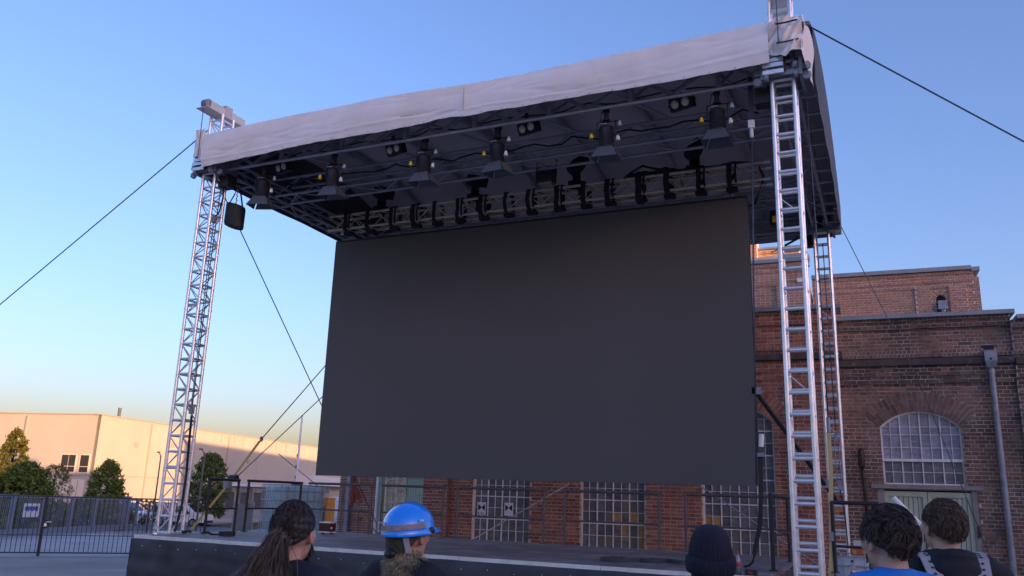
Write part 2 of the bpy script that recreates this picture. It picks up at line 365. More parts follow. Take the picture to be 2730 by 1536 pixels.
FRAME = M('window_frame_paint', (.74, .74, .76), .5, var=.1, vs=6)
def glass_mat(name, tint, bump=.5, bs=26, rough=.08, warm=0., spec=1.):
    m = M(name, tint, rough, 0, var=.25, vs=9, bump=bump, bs=bs, spec=spec, rnd=.25, stretch=(.6, 1, 1.6)); return m
GL_D = glass_mat('glass_dark', (.15, .155, .175), .35, 14, .34, spec=.35)
GL_W = glass_mat('glass_wavy', (.27, .275, .34), 1., 30, .3, spec=.6)
GL_G = glass_mat('glass_golden_glow', (.42, .25, .09), 1., 55, .35, spec=.5)  # golden glow in these panes put into the base colour
GL_B = glass_mat('glass_brownish', (.19, .165, .145), .9, 40, .36, spec=.4)
def lattice_window(root, w, o, ncol, zrows, set_back=.10, heavy=2, gmat=None, thick=()):
    """steel lattice window: frame part with a bar for every glazing line and a pane in every field; zrows = heights of horizontal bars from bottom to top"""
    wn = MB(); d0 = -set_back; R = Matrix((BU, BN, Vector((0, 0, 1)))).transposed()
    def topz(s): return o.z1+0 if not o.rise else o.zc+math.sqrt(max(0, o.R**2-(s-o.c)**2))
    fr = MB(); fw = .035
    for s in (o.s0+fw/2, o.s1-fw/2): fr.box(w.P(s, d0, (o.z0+o.z1)/2), (fw, .05, o.z1-o.z0), R=R)
    fr.box(w.P(o.c, d0, o.z0+fw/2), (o.s1-o.s0, .05, fw), R=R)
    if o.rise:
        sa = math.asin(o.h/o.R); N = 20
        for i in range(N):
            a, b = -sa+2*sa*i/N, -sa+2*sa*(i+1)/N; q = []
            for dd in (d0+.025, d0-.025):
                for ang, r in ((a, o.R), (b, o.R), (b, o.R-fw), (a, o.R-fw)): q.append(w.P(o.c+r*math.sin(ang), dd, o.zc+r*math.cos(ang)))
            fr.add(q, [(3, 2, 1, 0), (4, 5, 6, 7), (2, 3, 7, 6), (0, 1, 5, 4)])
    frame = fr.build('window', FRAME, root, world=True)
    xs = [o.s0+(o.s1-o.s0)*i/ncol for i in range(ncol+1)]; base = world_loc(root)
    for i in range(1, ncol):
        t = .022 if i % heavy == 0 else .011; zt = topz(xs[i])
        b = MB().box(w.P(xs[i], d0+.004*(i % heavy == 0), (o.z0+zt)/2), (t, .03, zt-o.z0), R=R); b.build('bar', FRAME, frame, world=True)
    zs = [o.z0]+list(zrows)
    for j, z in enumerate(zrows):
        hw = o.h if z <= o.z1 else math.sqrt(max(0, o.R**2-(z-o.zc)**2)); t = .024 if j in thick else .011
        if j == len(zrows)-1 and z >= o.z1+o.rise-.02: continue
        MB().box(w.P(o.c, d0+.002, z), (2*hw, .028, t), R=R).build('bar', FRAME, frame, world=True)
    top = o.z1+o.rise
    if zs[-1] < top-.01: zs.append(top)
    cache = {}
    for i in range(ncol):
        for j in range(len(zs)-1):
            z0, z1 = zs[j], zs[j+1]; s0, s1 = xs[i], xs[i+1]
            t0, t1 = min(z1, topz(s0)), min(z1, topz(s1))
            if max(t0, t1) <= z0+.01: continue
            gm = gmat(i, j) if callable(gmat) else gmat
            tl = (rnd(-.0012, .0012), 0)
            v = [w.P(s0+.004, d0-.008+tl[0], z0+.004), w.P(s1-.004, d0-.008-tl[0], z0+.004), w.P(s1-.004, d0-.008-tl[0], max(t1, z0+.006)), w.P(s0+.004, d0-.008+tl[0], max(t0, z0+.006))]
            v += [p-BN*.006 for p in v]
            MB().add(v, [(0, 1, 2, 3), (7, 6, 5, 4), (0, 4, 5, 1), (1, 5, 6, 2), (2, 6, 7, 3), (3, 7, 4, 0)]).build('pane', gm, frame, world=True)
    # reveal: dark room behind and jambs
    return frame
def reveal(root, w, o, mat):
    R = Matrix((BU, BN, Vector((0, 0, 1)))).transposed(); mb = MB()
    for s, sg in ((o.s0, -1), (o.s1, 1)): mb.box(w.P(s+sg*.03, -.17, (o.z0+o.z1)/2), (.06, .30, o.z1-o.z0), R=R)
    mb.build('jamb', mat, root, world=True)
    MB().box(w.P(o.c, -.45, (o.z0+o.z1+o.rise)/2), (o.s1-o.s0+.6, .02, o.z1+o.rise-o.z0+.6), R=R).build('dark_room_sheet', BLACKM, root, world=True)  # black sheet standing in for the unlit room behind
GREEN = M('green_door_paint', (.44, .52, .40), .6, var=.1, vs=5, bump=.1, bs=30, wear=(.28, .33, .27), ws=6, wt=.6)
def board_door(root, w, s0, s1, z0, z1, set_back=.08, top_panel=None, nb=7):
    R = Matrix((BU, BN, Vector((0, 0, 1)))).transposed(); mid = (s0+s1)/2
    for a, b in ((s0, mid-.006), (mid+.006, s1)):
        lf = MB(); fwid = .085
        lf.box(w.P(a+fwid/2, -set_back, (z0+z1)/2), (fwid, .05, z1-z0), R=R); lf.box(w.P(b-fwid/2, -set_back, (z0+z1)/2), (fwid, .05, z1-z0), R=R)
        lf.box(w.P((a+b)/2, -set_back, z1-.05), (b-a-2*fwid, .05, .10), R=R); lf.box(w.P((a+b)/2, -set_back, z0+.1), (b-a-2*fwid, .05, .2), R=R)
        leaf = lf.build('door', GREEN, root, world=True); n = nb; ww = (b-a-2*fwid)/n
        bm = None
        for i in range(n):
            bd = MB().box(w.P(a+fwid+ww*(i+.5), -set_back-.022+rnd(-.003, .003), (z0+z1)/2+.04), (ww-.012, .018, z1-z0-.28), R=R); bd.build('board', GREEN, leaf, world=True)
        MB().box(w.P((a+b)/2, -set_back-.035, (z0+z1)/2), (b-a, .006, z1-z0), R=R).build('backing', M('door_gap', (.03, .04, .03), .8), leaf, world=True)
        for hz in (z0+.35, z1-.32): MB().box(w.P(b-.03 if b == s1 else a+.03, -set_back+.03, hz), (.035, .02, .16), R=R).build('hinge', GREEN, leaf, world=True)
def stone(root, w, a, b, z0, z1, d0, d1, mat, name, slope=0.):
    """prism along the wall from s=a..b with depth d0..d1 (optionally the top slopes back)"""
    v = []
    for s in (a, b): v += [w.P(s, d0, z0), w.P(s, d1, z0), w.P(s, d1, z1-slope), w.P(s, d0, z1)]
    MB().add(v, [(3, 2, 1, 0), (4, 5, 6, 7), (0, 1, 5, 4), (1, 2, 6, 5), (2, 3, 7, 6), (3, 0, 4, 7)]).build(name, mat, root, world=True)
LEDGE = M('sooty_ledge_stone', (.07, .06, .062), .9, var=.35, vs=6, bump=.3, bs=40, wear=(.19, .165, .155), ws=5, wt=.58)
LINT = M('lintel_concrete', (.27, .24, .235), .85, var=.12, vs=5, bump=.1)
def downpipe(root_args, w, s, z0, ztop, hop=True, r=.062):
    t = thing(*root_args, loc=w.P(s, .12, z0))
    for i in range(3):
        a, b = z0+(ztop-z0)*i/3, z0+(ztop-z0)*(i+1)/3
        MB().tube(w.P(s, .12, a), w.P(s, .12, b-.002), r-.002*i, 14).build('pipe_length', STEEL, t, world=True)
        mb = MB().tube(w.P(s, .12, b-.10), w.P(s, .12, b-.07), r+.008, 14); mb.box(w.P(s, .05, b-.085), (.03, .12, .03)); mb.build('bracket', STEEL, t, world=True)
    if hop:
        h = MB(); R = Matrix((BU, BN, Vector((0, 0, 1)))).transposed(); zz = ztop
        v = []
        for z, hw, d0, d1 in ((zz, .075, .05, .2), (zz+.13, .11, .02, .25), (zz+.33, .115, .02, .25)):
            v += [w.P(s-hw, d1, z), w.P(s+hw, d1, z), w.P(s+hw, d0, z), w.P(s-hw, d0, z)]
        f = [(0, 1, 5, 4), (1, 2, 6, 5), (2, 3, 7, 6), (3, 0, 4, 7), (4, 5, 9, 8), (5, 6, 10, 9), (6, 7, 11, 10), (7, 4, 8, 11), (3, 2, 1, 0), (8, 9, 10, 11)]
        hp = h.add(v, f).build('hopper', STEEL, t, world=True)
        MB().box(w.P(s, .135, zz+.338), (.25, .25, .014), R=R).build('rim', STEEL, hp, world=True)
        MB().tube(w.P(s-.005, .24, zz+.17), w.P(s-.005, .262, zz+.17), .022, 12).build('overflow_hole', BLACKM, hp, world=True)
        MB().box(w.P(s, .014, zz+.13), (.46, .012, .045), R=R).build('strap', STEEL, hp, world=True)
        MB().box(w.P(s-.01, .02, zz+.41), (.22, .03, .13), R=R).build('outlet_hole', BLACKM, t, world=True)
    return t
BOX_R = Matrix((BU, BN, Vector((0, 0, 1)))).transposed()

def build_hall():
    root = thing('brick_hall', 'old red brick hall with arched lattice windows and a green double door', 'building', tuple(BO+BU*6+Vector((0, 0, 0))))
    items = []
    # --- middle block with three tall windows
    wins = [Opening(a, b, .45, 3.53, .32, .40) for a, b in ((.57, 2.0), (3.19, 4.64), (5.86, 7.34))]
    wc = Wall(0., -.66, 8.66, 0., 5.82, wins)
    zc = [(4.98, 5.06, .05, 'rowlock'), (4.55, 4.78, .07, 'bond'), (4.36, 4.55, .04, 'bond'), (5.74, 5.83, .12, 'rowlock'), (5.58, 5.74, .07, 'bond')]
    vis = lambda q: not (q[0]+q[1] < 5.8 and q[2] > 3.9)          # far up behind the screen nothing of the bonding shows
    items += emit_wall(root, wc, zc, BR_C, MORT, skip=lambda q: not vis(q))
    stone(root, wc, -.72, 8.76, 4.78, 4.97, -.1, .17, LEDGE, 'ledge', .07)
    stone(root, wc, -.75, 8.78, 5.82, 5.91, -.5, .2, ZINC, 'coping')
    # pilasters at the two ends
    for a, b in ((-.66, -.02), (7.73, 8.66)):
        wp = Wall(-.13, a, b, 0., 4.36, [])
        items += emit_wall(root, wp, [], BR_C, MORT, depth=.13)
        for e_ in (a-.005, b): stone(root, wc, e_, e_+.005, 0., 4.36, 0., .128, BR_R, 'pilaster_side')
    for o in wins: reveal(root, wc, o, MORT)
    for k, o in enumerate(wins):
        arch_ring(root, wc, o, BR_C, MORT)
        rows = [.58+.25*i for i in range(13)]
        def gm(i, j, k=k):
            if k == 0: return GL_D if (j < 2 or random.random() < .75) else GL_B
            if k == 1: return GL_G if (i in (3, 4, 5) and j in (3, 4) and random.random() < .75) or (i in (6, 7) and j in (2, 3, 4)) and random.random() < .5 else (GL_B if random.random() < .5 else GL_D)
            return GL_G if (i in (0, 1) and j in (3, 4)) else (GL_B if j in (2, 3) and random.random() < .5 else GL_D)
        lattice_window(root, wc, o, 8, rows, gmat=gm, thick=(1, 3, 5, 7, 9, 11))
    # --- right wing, one metre further back
    wr_win = Opening(9.39, 10.89, 2.33, 3.5, .32, .40); door = Opening(9.25, 11.07, -.3, 2.25)
    wr = Wall(1., 8.66, 11.95, -.1, 5.75, [wr_win, door, Opening(11.42, 11.62, 4.99, 5.12)])
    zr = [(4.95, 5.05, .05, 'rowlock'), (4.54, 4.75, .08, 'bond'), (4.36, 4.54, .045, 'bond'), (5.67, 5.76, .13, 'rowlock'), (5.51, 5.67, .08, 'bond')]
    so = lambda q: (4.3 < q[2] < 4.8 and random.random() < .75) or (5.5 < q[2] and random.random() < .8)
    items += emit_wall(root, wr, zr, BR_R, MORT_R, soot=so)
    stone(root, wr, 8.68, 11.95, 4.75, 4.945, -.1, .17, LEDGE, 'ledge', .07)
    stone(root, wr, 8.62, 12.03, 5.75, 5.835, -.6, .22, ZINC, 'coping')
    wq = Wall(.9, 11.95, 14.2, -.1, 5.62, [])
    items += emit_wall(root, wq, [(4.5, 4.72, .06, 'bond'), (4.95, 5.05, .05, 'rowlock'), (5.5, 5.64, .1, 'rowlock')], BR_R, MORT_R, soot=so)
    stone(root, wq, 12.04, 14.3, 5.62, 5.70, -.6, .22, ZINC, 'coping'); stone(root, wq, 11.952, 14.2, 4.72, 4.9, -.1, .12, LEDGE, 'ledge', .07)
    # return wall of the middle block, roofs
    MB().bx((0, 0, 0), (1, 1, 1)); rb = MB(); rb.box(wc.P(8.655, -.65, 2.9), (.01, 1.0, 5.8), R=BOX_R); rb.build('return_wall', MORT, root, world=True)
    rf = MB(); rf.box(wc.P(4.0, -3.4, 5.7), (9.3, 6.2, .12), R=BOX_R); rf.box(wr.P(11.4, -3.2, 5.6), (5.6, 5.4, .12), R=BOX_R); rf.build('roof', ZINC, root, world=True)
    for sx in (9.0, 9.95, 10.9, 11.7): MB().box(wr.P(sx, -.05, 5.86), (.1, .16, .03), R=BOX_R).build('coping_clip', STEEL, root, world=True)
    arch_ring(root, wr, wr_win, BR_R, MORT_R); reveal(root, wr, wr_win, MORT_R)
    lattice_window(root, wr, wr_win, 8, [2.585, 2.825, 3.077, 3.34, 3.5], gmat=lambda i, j: GL_W if j >= 2 else GL_D, thick=(1,))
    MB().box(wr.P(10.14, -.07, 2.825), (1.5, .05, .055), R=BOX_R).build('transom', FRAME, root, world=True)
    stone(root, wr, 9.14, 11.18, 2.25, 2.335, -.15, .05, LINT, 'lintel')
    for a, b in ((9.25, 9.38), (10.96, 11.07)): stone(root, wr, a, b, -.3, 2.25, -.2, -.01, LINT, 'door_frame')
    board_door(root, wr, 9.38, 10.96, -.25, 2.2, nb=7)
    MB().box(wr.P(10.31, -.045, 1.58), (.075, .006, .10), R=BOX_R).build('notice', M('notice_paper', (.62, .63, .72), .7), root, world=True)
    MB().box(wr.P(11.02, .0, 1.46), (.045, .03, .22), R=BOX_R).build('key_box', BLACK, root, world=True)
    emit_bricks(root, items, 300)
    # --- rainwater pipe and lamp on the right wing
    downpipe(('downpipe', 'grey zinc downpipe with hopper head right of the green door', 'downpipe'), wr, 11.52, -.1, 4.66)
    t = thing('wall_lamp', 'black cylindrical wall lamp on the brick wall left of the arched door window', 'lamp', wr.P(8.99, .1, 2.65))
    MB().lathe([(.02, 0), (.055, .01), (.06, .05), (.06, .33), (.05, .38), (.02, .40)], 14).build('lamp_body', BLACK, t)
    MB().box((0, .05, .2), (.05, .1, .05)).build('bracket', BLACK, t)
    MB().path([(0, 0, .01), (.01, .01, -.2), (.03, .02, -.6), (.05, .03, -1.6)], .035, 8).build('cable', BLACK, t)
    return wc, wr
WC, WR = build_hall()

def paper_signs():
    for k, (a, b, z0, z1) in enumerate(((.67, .89, 1.40, 1.69), (1.35, 1.57, 1.41, 1.70))):
        d = -.075; t = thing('paper_sign', ['white paper with black hourglass mark and printed number, left pane of the lattice window', 'white paper with black hourglass mark and no number, right of the numbered one'][k], 'paper sign', WC.P((a+b)/2, d, z0), group='hourglass papers in the window')
        MB().box(WC.P((a+b)/2, d, (z0+z1)/2), (b-a, .003, z1-z0), R=BOX_R).build('sheet', M('paper', (.72, .74, .8), .8), t, world=True)
        c = (a+b)/2; zm = z1-.115; hw = .085; hh = .075
        for sg in (-1, 1):
            v = [WC.P(c, d+.004, zm), WC.P(c+sg*hw, d+.004, zm+hh), WC.P(c+sg*hw, d+.004, zm-hh)]; v += [p-BN*.001 for p in v]
            MB().add(v, [(0, 2, 1) if sg < 0 else (0, 1, 2), (3, 4, 5), (0, 1, 4, 3), (1, 2, 5, 4), (2, 0, 3, 5)]).build('black_triangle', BLACKM, t, world=True)
        if k == 0:
            cu = bpy.data.curves.new('printed_number', 'FONT'); cu.body = '303'; cu.size = .06; cu.extrude = .0006; cu.align_x = 'CENTER'; cu.materials.append(BLACKM)
            tmp = bpy.data.objects.new('printed_number_curve', cu); COL.objects.link(tmp); dg = bpy.context.evaluated_depsgraph_get(); me = bpy.data.meshes.new_from_object(tmp.evaluated_get(dg)); bpy.data.objects.remove(tmp)
            o = link('printed_number', me, t); m = Matrix((BU, Vector((0, 0, 1)), BN)).transposed().to_4x4(); m.translation = WC.P(c+.02, d+.004, z0+.02)-world_loc(t); o.matrix_local = m
            MB().ell(WC.P(c-.07, d+.003, z0+.045), (.016, .003, .022), 12, 8).build('printed_mark', BLACKM, t, world=True)
paper_signs()

def left_wing():
    w = Wall(5.2, -6.45, -3.0, -.3, 5.2, [Opening(-5.21, -3.35, -.4, 2.45)])
    root = thing('brick_annex', 'set back brick annex with green board door behind the stage', 'building', w.P(-4.6, 0, -.3))
    it = emit_wall(root, w, [(4.4, 4.7, .06, 'bond'), (5.1, 5.2, .1, 'rowlock')], BR_C, MORT)
    wp = Wall(5.08, -6.45, -5.78, -.3, 4.4, []); it += emit_wall(root, wp, [], BR_C, MORT, depth=.12)
    emit_bricks(root, it, 60)
    stone(root, w, -6.55, -3.0, 5.2, 5.28, -.6, .2, ZINC, 'coping'); stone(root, w, -6.5, -3.0, 4.7, 4.86, -.1, .12, LEDGE, 'ledge', .05)
    stone(root, w, -5.35, -3.2, 2.45, 2.55, -.1, .04, LINT, 'lintel')
    for a, b in ((-5.21, -5.1),): stone(root, w, a, b, -.3, 2.45, -.2, -.01, LINT, 'door_frame')
    board_door(root, w, -5.1, -3.35, -.3, 2.4, nb=9)
    MB().box(w.P(-4.7, -2.5, 5.1), (3.4, 4.4, .1), R=BOX_R).build('roof', ZINC, root, world=True)
    MB().box(w.P(-6.45, -2.2, 2.5), (.06, 4.2, 5.3), R=BOX_R).build('side_wall', MORT, root, world=True)
    downpipe(('downpipe', 'blue grey downpipe on the brick annex behind the stage', 'downpipe'), wp, -6.03, -.3, 4.6, hop=False, r=.075)
    t = thing('white_pipe', 'slim white pipe standing in front of the annex door', 'pipe', w.P(-4.95, .3, -.3)); MB().tube((0, 0, 0), (0, 0, 3.2), .05, 12).build('tube', WHITE, t); MB().tube((0, 0, 3.2), (0, 0, 3.26), .062, 12).build('cap', WHITE, t)
left_wing()

def rear_blocks():
    # block A: raised part behind the middle block
    w = Wall(6., 1.5, 7.95, 5.5, 8.58, []); root = thing('rear_brick_block', 'raised brick block seen left of the near right tower', 'building', w.P(5, 0, 5.5))
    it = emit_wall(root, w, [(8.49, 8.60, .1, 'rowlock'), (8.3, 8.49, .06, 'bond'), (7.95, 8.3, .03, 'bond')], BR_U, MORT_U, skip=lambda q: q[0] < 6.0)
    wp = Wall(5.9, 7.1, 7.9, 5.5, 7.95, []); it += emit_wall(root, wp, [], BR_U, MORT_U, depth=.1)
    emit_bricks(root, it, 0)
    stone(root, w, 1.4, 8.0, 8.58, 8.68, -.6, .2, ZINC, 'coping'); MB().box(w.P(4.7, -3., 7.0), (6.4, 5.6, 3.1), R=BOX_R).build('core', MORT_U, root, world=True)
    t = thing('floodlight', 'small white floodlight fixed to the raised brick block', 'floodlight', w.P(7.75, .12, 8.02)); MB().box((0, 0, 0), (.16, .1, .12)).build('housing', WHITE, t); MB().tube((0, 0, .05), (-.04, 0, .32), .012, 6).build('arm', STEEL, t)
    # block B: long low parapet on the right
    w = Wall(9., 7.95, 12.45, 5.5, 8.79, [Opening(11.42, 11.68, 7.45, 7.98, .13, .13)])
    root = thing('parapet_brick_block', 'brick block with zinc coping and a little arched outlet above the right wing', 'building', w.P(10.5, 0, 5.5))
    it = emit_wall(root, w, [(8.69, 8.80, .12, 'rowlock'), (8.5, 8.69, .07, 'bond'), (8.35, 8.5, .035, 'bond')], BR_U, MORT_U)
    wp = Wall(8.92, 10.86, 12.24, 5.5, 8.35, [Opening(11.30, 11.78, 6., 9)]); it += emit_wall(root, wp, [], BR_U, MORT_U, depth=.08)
    emit_bricks(root, it, 0); arch_ring(root, w, w.op[0], BR_U, MORT_U, prot=.03)
    stone(root, w, 7.95, 12.4, 8.79, 8.91, -.7, .22, ZINC, 'coping'); stone(root, w, 12.402, 12.62, 8.74, 8.86, -.7, .2, ZINC, 'coping')
    MB().box(w.P(10.25, -3.0, 7.1), (4.5, 5.6, 3.3), R=BOX_R).build('core', MORT_U, root, world=True)
    MB().box(w.P(11.55, -.1, 7.75), (.24, .02, .7), R=BOX_R).build('outlet_hole', BLACKM, root, world=True)
    wq = Wall(9.0, 12.45, 12.6, 5.5, 8.6, []); emit_bricks(root, emit_wall(root, wq, [], BR_U, MORT_U), 0)
    t = thing('hopper_head', 'zinc rainwater hopper under the arched outlet of the parapet block', 'hopper', w.P(11.57, .12, 7.2))
    MB().box((0, 0, .55), (.25, .2, .26)).build('hopper', STEEL, t); MB().lathe([(.05, -.2), (.05, .36), (.09, .42)], 12).build('pipe', STEEL, t); MB().box((0, .1, .5), (.5, .02, .05)).build('strap', STEEL, t)
    for s in (8.9, 10.1, 11.3): MB().box(w.P(s, -.05, 8.93), (.1, .16, .03), R=BOX_R).build('coping_clip', STEEL, root, world=True)
    # block C and the sunlit chimney stack
    w = Wall(10., 4.5, 7.6, 8., 10.2, []); root = thing('far_brick_block', 'highest brick block just visible below the stage roof', 'building', w.P(6, 0, 8))
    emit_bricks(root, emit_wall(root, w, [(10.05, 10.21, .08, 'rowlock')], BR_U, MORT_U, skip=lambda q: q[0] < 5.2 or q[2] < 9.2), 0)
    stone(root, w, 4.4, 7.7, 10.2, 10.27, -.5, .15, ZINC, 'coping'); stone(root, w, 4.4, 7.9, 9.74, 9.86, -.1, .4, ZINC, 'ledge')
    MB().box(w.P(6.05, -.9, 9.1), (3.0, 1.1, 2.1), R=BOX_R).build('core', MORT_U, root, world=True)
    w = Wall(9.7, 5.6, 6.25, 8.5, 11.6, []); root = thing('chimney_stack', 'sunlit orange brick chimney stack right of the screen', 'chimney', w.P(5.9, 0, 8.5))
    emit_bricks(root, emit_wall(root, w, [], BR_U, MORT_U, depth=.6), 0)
    stone(root, w, 5.55, 6.3, 11.6, 11.7, -.65, .05, ZINC, 'cap')
rear_blocks()
# ------------------------------------------------------------------ stage
HS = 1.193; SX0, SX1, SY0, SY1 = .335, 8.335, -.91, 2.5
TW, TD, TC = 8.64, 5.97, .12             # tower spacing across / deep, half chord spacing
DECK = M('stage_plywood', (.15, .125, .125), .6, var=.3, vs=2.5, bump=.12, bs=60, rnd=.18, wear=(.24, .21, .21), ws=1.6, wt=.54)
CLOTH = M('black_stage_cloth', (.035, .037, .046), .62, var=.5, vs=2.2, bump=.25, bs=120)
def stage():
    t = thing('stage', 'low plywood stage with silver front edge and black cloth skirt', 'stage', (4.3, .8, 0))
    nx, ny = 4, 3; dx, dy = (SX1-SX0)/nx, (SY1-SY0)/ny
    me = MB().box((0, 0, 0), (dx-.006, dy-.006, .04)).mesh('deck_panel', DECK)
    for i in range(nx):
        for j in range(ny): link('deck_panel', me, t, (SX0+dx*(i+.5), SY0+dy*(j+.5), HS-.02+rnd(-.003, .002)), True)
    for i in range(5):                                     # aluminium edge rail in lengths
        a, b = SX0+(SX1-SX0)*i/5, SX0+(SX1-SX0)*(i+1)/5-.006
        MB().bx((a, SY0-.014, HS-.035), (b, SY0+.02, HS+.006)).build('edge_rail', ALU, t, world=True)
        MB().bx((SX0-.014, SY0+(SY1-SY0)*i/5, HS-.035), (SX0-.001, SY0+(SY1-SY0)*(i+1)/5-.006, HS+.006)).build('edge_rail', ALU, t, world=True)
    def fold(u, v):
        x = SX0-.01+(SX1-SX0+.02)*u; q_ = min(1., .35+v); y = SY0-.04+q_*(.016*math.sin(x*7+2*math.sin(v*5))+.018*math.sin(x*2.3+5*v)+.010*math.sin(x*17+v*14)+.008*math.sin(x*4-v*31))
        sag = .03*abs(math.sin(x*1.9))
        top_ = SY0-.002 if v == 0 else y-.012*math.exp(-((v-.12-sag)/.03)**2)-.008*math.exp(-((v-.3-.05*math.sin(x*2.7))/.04)**2)
        return (x, top_, HS-.02-(HS-.03)*v)
    MB().grid(fold, 160, 24).build('front_skirt', CLOTH, t, world=True)
    MB().grid(lambda u, v: (SX0-.03+.02*math.sin(u*30)*v+.015*math.sin(u*9), SY0-.03+(SY1-SY0)*u, HS-.045-(HS-.05)*v), 60, 12).build('side_skirt', CLOTH, t, world=True)
    MB().grid(lambda u, v: (SX1+.03+.02*math.sin(u*30)*v+.015*math.sin(u*9), SY0-.03+(SY1-SY0)*u, HS-.045-(HS-.05)*v), 60, 12).build('side_skirt', CLOTH, t, world=True)
    lg = MB().bx((-.025, -.025, 0), (.025, .025, HS-.05)).mesh('leg', ALU_D)
    for i in range(nx+1):
        for y in (SY0+.1, SY1-.1): link('leg', lg, t, (min(max(SX0+dx*i, SX0+.1), SX1-.1), y, 0), True)
    eye = MB().ell((0, 0, 0), (.006, .006, .006), 8, 6).mesh('eyelet', ALU)
    for i in range(26): x = SX0+.2+i*.31; link('eyelet', eye, t, (x, SY0-.05, HS-.12+.015*math.sin(i*2.1)), True)
stage()

# ------------------------------------------------------------------ towers
def tower(label, x, y, z0, z1, ladder, head, mat=ALU):
    t = thing('truss_tower', label, 'truss tower', (x, y, z0), group='lifting towers of the stage roof'); H = z1-z0
    leg = MB().tube((0, 0, 0), (0, 0, H), .0255, 12).mesh('leg', mat)
    for a in (-1, 1):
        for b in (-1, 1): link('leg', leg, t, (a*TC, b*TC, 0))
    pit = .2262; rr = .021 if ladder else .0165
    rx = MB().tube((-TC, 0, 0), (TC, 0, 0), rr, 8).mesh('rung', mat); ry = MB().tube((0, -TC, 0), (0, TC, 0), rr, 8).mesh('rung', mat)
    d = [MB().tube((-TC if k else TC, 0, 0), (TC if k else -TC, 0, pit), .0085, 6).mesh('brace', mat) for k in (0, 1)]
    e = [MB().tube((0, -TC if k else TC, 0), (0, TC if k else -TC, pit), .0085, 6).mesh('brace', mat) for k in (0, 1)]
    n = int(H/pit)
    for i in range(n+1):
        z = .06+i*pit
        if z > H-.02: break
        for b in (-1, 1): link('rung', rx, t, (0, b*TC, z+(.055 if ladder and b > 0 else 0)))
        for a in (-1, 1):
            if i % (2 if ladder else 1) == 0 or not ladder: link('rung', ry, t, (a*TC, 0, z))
        if z+pit < H:
            for a in (-1, 1): link('brace', e[i % 2], t, (a*TC, 0, z))
            if not ladder:
                for b in (-1, 1): link('brace', d[i % 2], t, (0, b*TC, z))
            elif i % 9 == 4: link('brace', d[0], t, (0, TC, z))
    # spigot joints every three metres
    for k in range(1, int(H/2.4)+1):
        z = k*2.4-.35
        for a in (-1, 1):
            for b in (-1, 1): MB().tube((a*TC, b*TC, z-.012), (a*TC, b*TC, z+.012), .031, 12).build('joint_collar', mat, t)
        MB().bx((-TC, -TC-.004, z+.02), (TC, -TC+.004, z+.07)).build('joint_plate', ALU_D, t)
    bs = MB().bx((-.2, -.2, -.02), (.2, .2, 0)); bs.build('base_plate', STEEL, t)
    if head:
        hb = MB()
        for sx in (-.085, .085): hb.bx((sx-.012, -.36, H), (sx+.012, .40, H+.13))
        hb.bx((-.12, -.45, H-.012), (.12, .45, H)); beam = hb.build('head_beam', M('head_beam_paint', (.55, .54, .50), .5, .3, var=.12, vs=6), t)
        MB().bx((-.08, -.05, H+.0), (.10, .10, H+.19)).build('gearbox', M('gearbox_grey', (.45, .44, .42), .5, .3), beam)
        for yy in (-.36, .36):
            for k in range(3): MB().tube((-.045+.04*k, yy, H+.075), (-.02+.04*k, yy, H+.075), .085, 18).build('sheave', STEEL, beam)
        for yy in (-.42, .44): MB().tube((0, yy, H+.02), (0.0, yy*.95, H-.85), .007, 6).build('lifting_cable', ROPE, beam)
    return t
tower('silver truss tower at the left front corner of the stage', 0, 0, 0, 7.62, False, True)
tower('big silver ladder tower in front of the brick wall, right front corner', TW, 0, 0, 7.78, True, True)
tower('thin silver ladder tower behind the right front tower', TW, TD, 0, 7.3, True, False)
tower('silver truss tower mostly hidden by the screen, seen below it', 0, TD, 0, 7.3, False, False, ALU_W)  # warm light on this tower is put into its metal colour

# ------------------------------------------------------------------ roof
LINING = M('roof_lining', (.5, .46, .49), .75, var=.12, vs=1.2, bump=.08, bs=12)
PVC = M('white_roof_cloth', (.80, .78, .79), .6, var=.07, vs=2.5, bump=.18, bs=9, wear=(.70, .66, .63), ws=1.8, wt=.62)
DARKM = M('dark_truss_metal', (.4, .41, .45), .5, .6, var=.2)
def truss_part(root, name, p, q, up=(0, 0, 1), half=.12, pit=.5, mat=DARKM, brace_name='brace', r=.0245, rb=.011, hz=.12):
    """box truss: one chord mesh part plus every brace as a sub-part"""
    p = Vector(p); q = Vector(q); d = (q-p); L = d.length; d.normalize(); u = Vector(up); s = d.cross(u).normalized()
    mb = MB()
    for a in (-1, 1):
        for b in (-1, 1): mb.tube(p+s*a*half+u*b*hz, q+s*a*half+u*b*hz, r, 8)
    body = mb.build(name, mat, root, world=True); n = max(2, round(L/pit)); st = L/n
    base = world_loc(body)
    def seg(o1, o2):
        me = MB().tube(Vector((0, 0, 0)), o2-o1, rb, 6, caps=False).mesh(brace_name, mat); return me, o1
    pats = []
    for a in (-1, 1):
        for k in (0, 1): me, o = seg(s*a*half+u*hz*(1 if k else -1), d*st+s*a*half+u*hz*(-1 if k else 1)); pats.append((me, o, k))
    for b in (-1, 1):
        for k in (0, 1): me, o = seg(u*b*hz+s*half*(1 if k else -1), d*st+u*b*hz+s*half*(-1 if k else 1)); pats.append((me, o, k))
    for i in range(n):
        for me, o, k in pats:
            if i % 2 == k: link(brace_name, me, body, p+d*st*i+o-base)
    return body
TRUSSF = M('front_truss_metal', (.5, .51, .55), .45, .6, var=.15)
SIDEC = M('dark_side_cloth', (.07, .07, .085), .7, var=.2, vs=2)
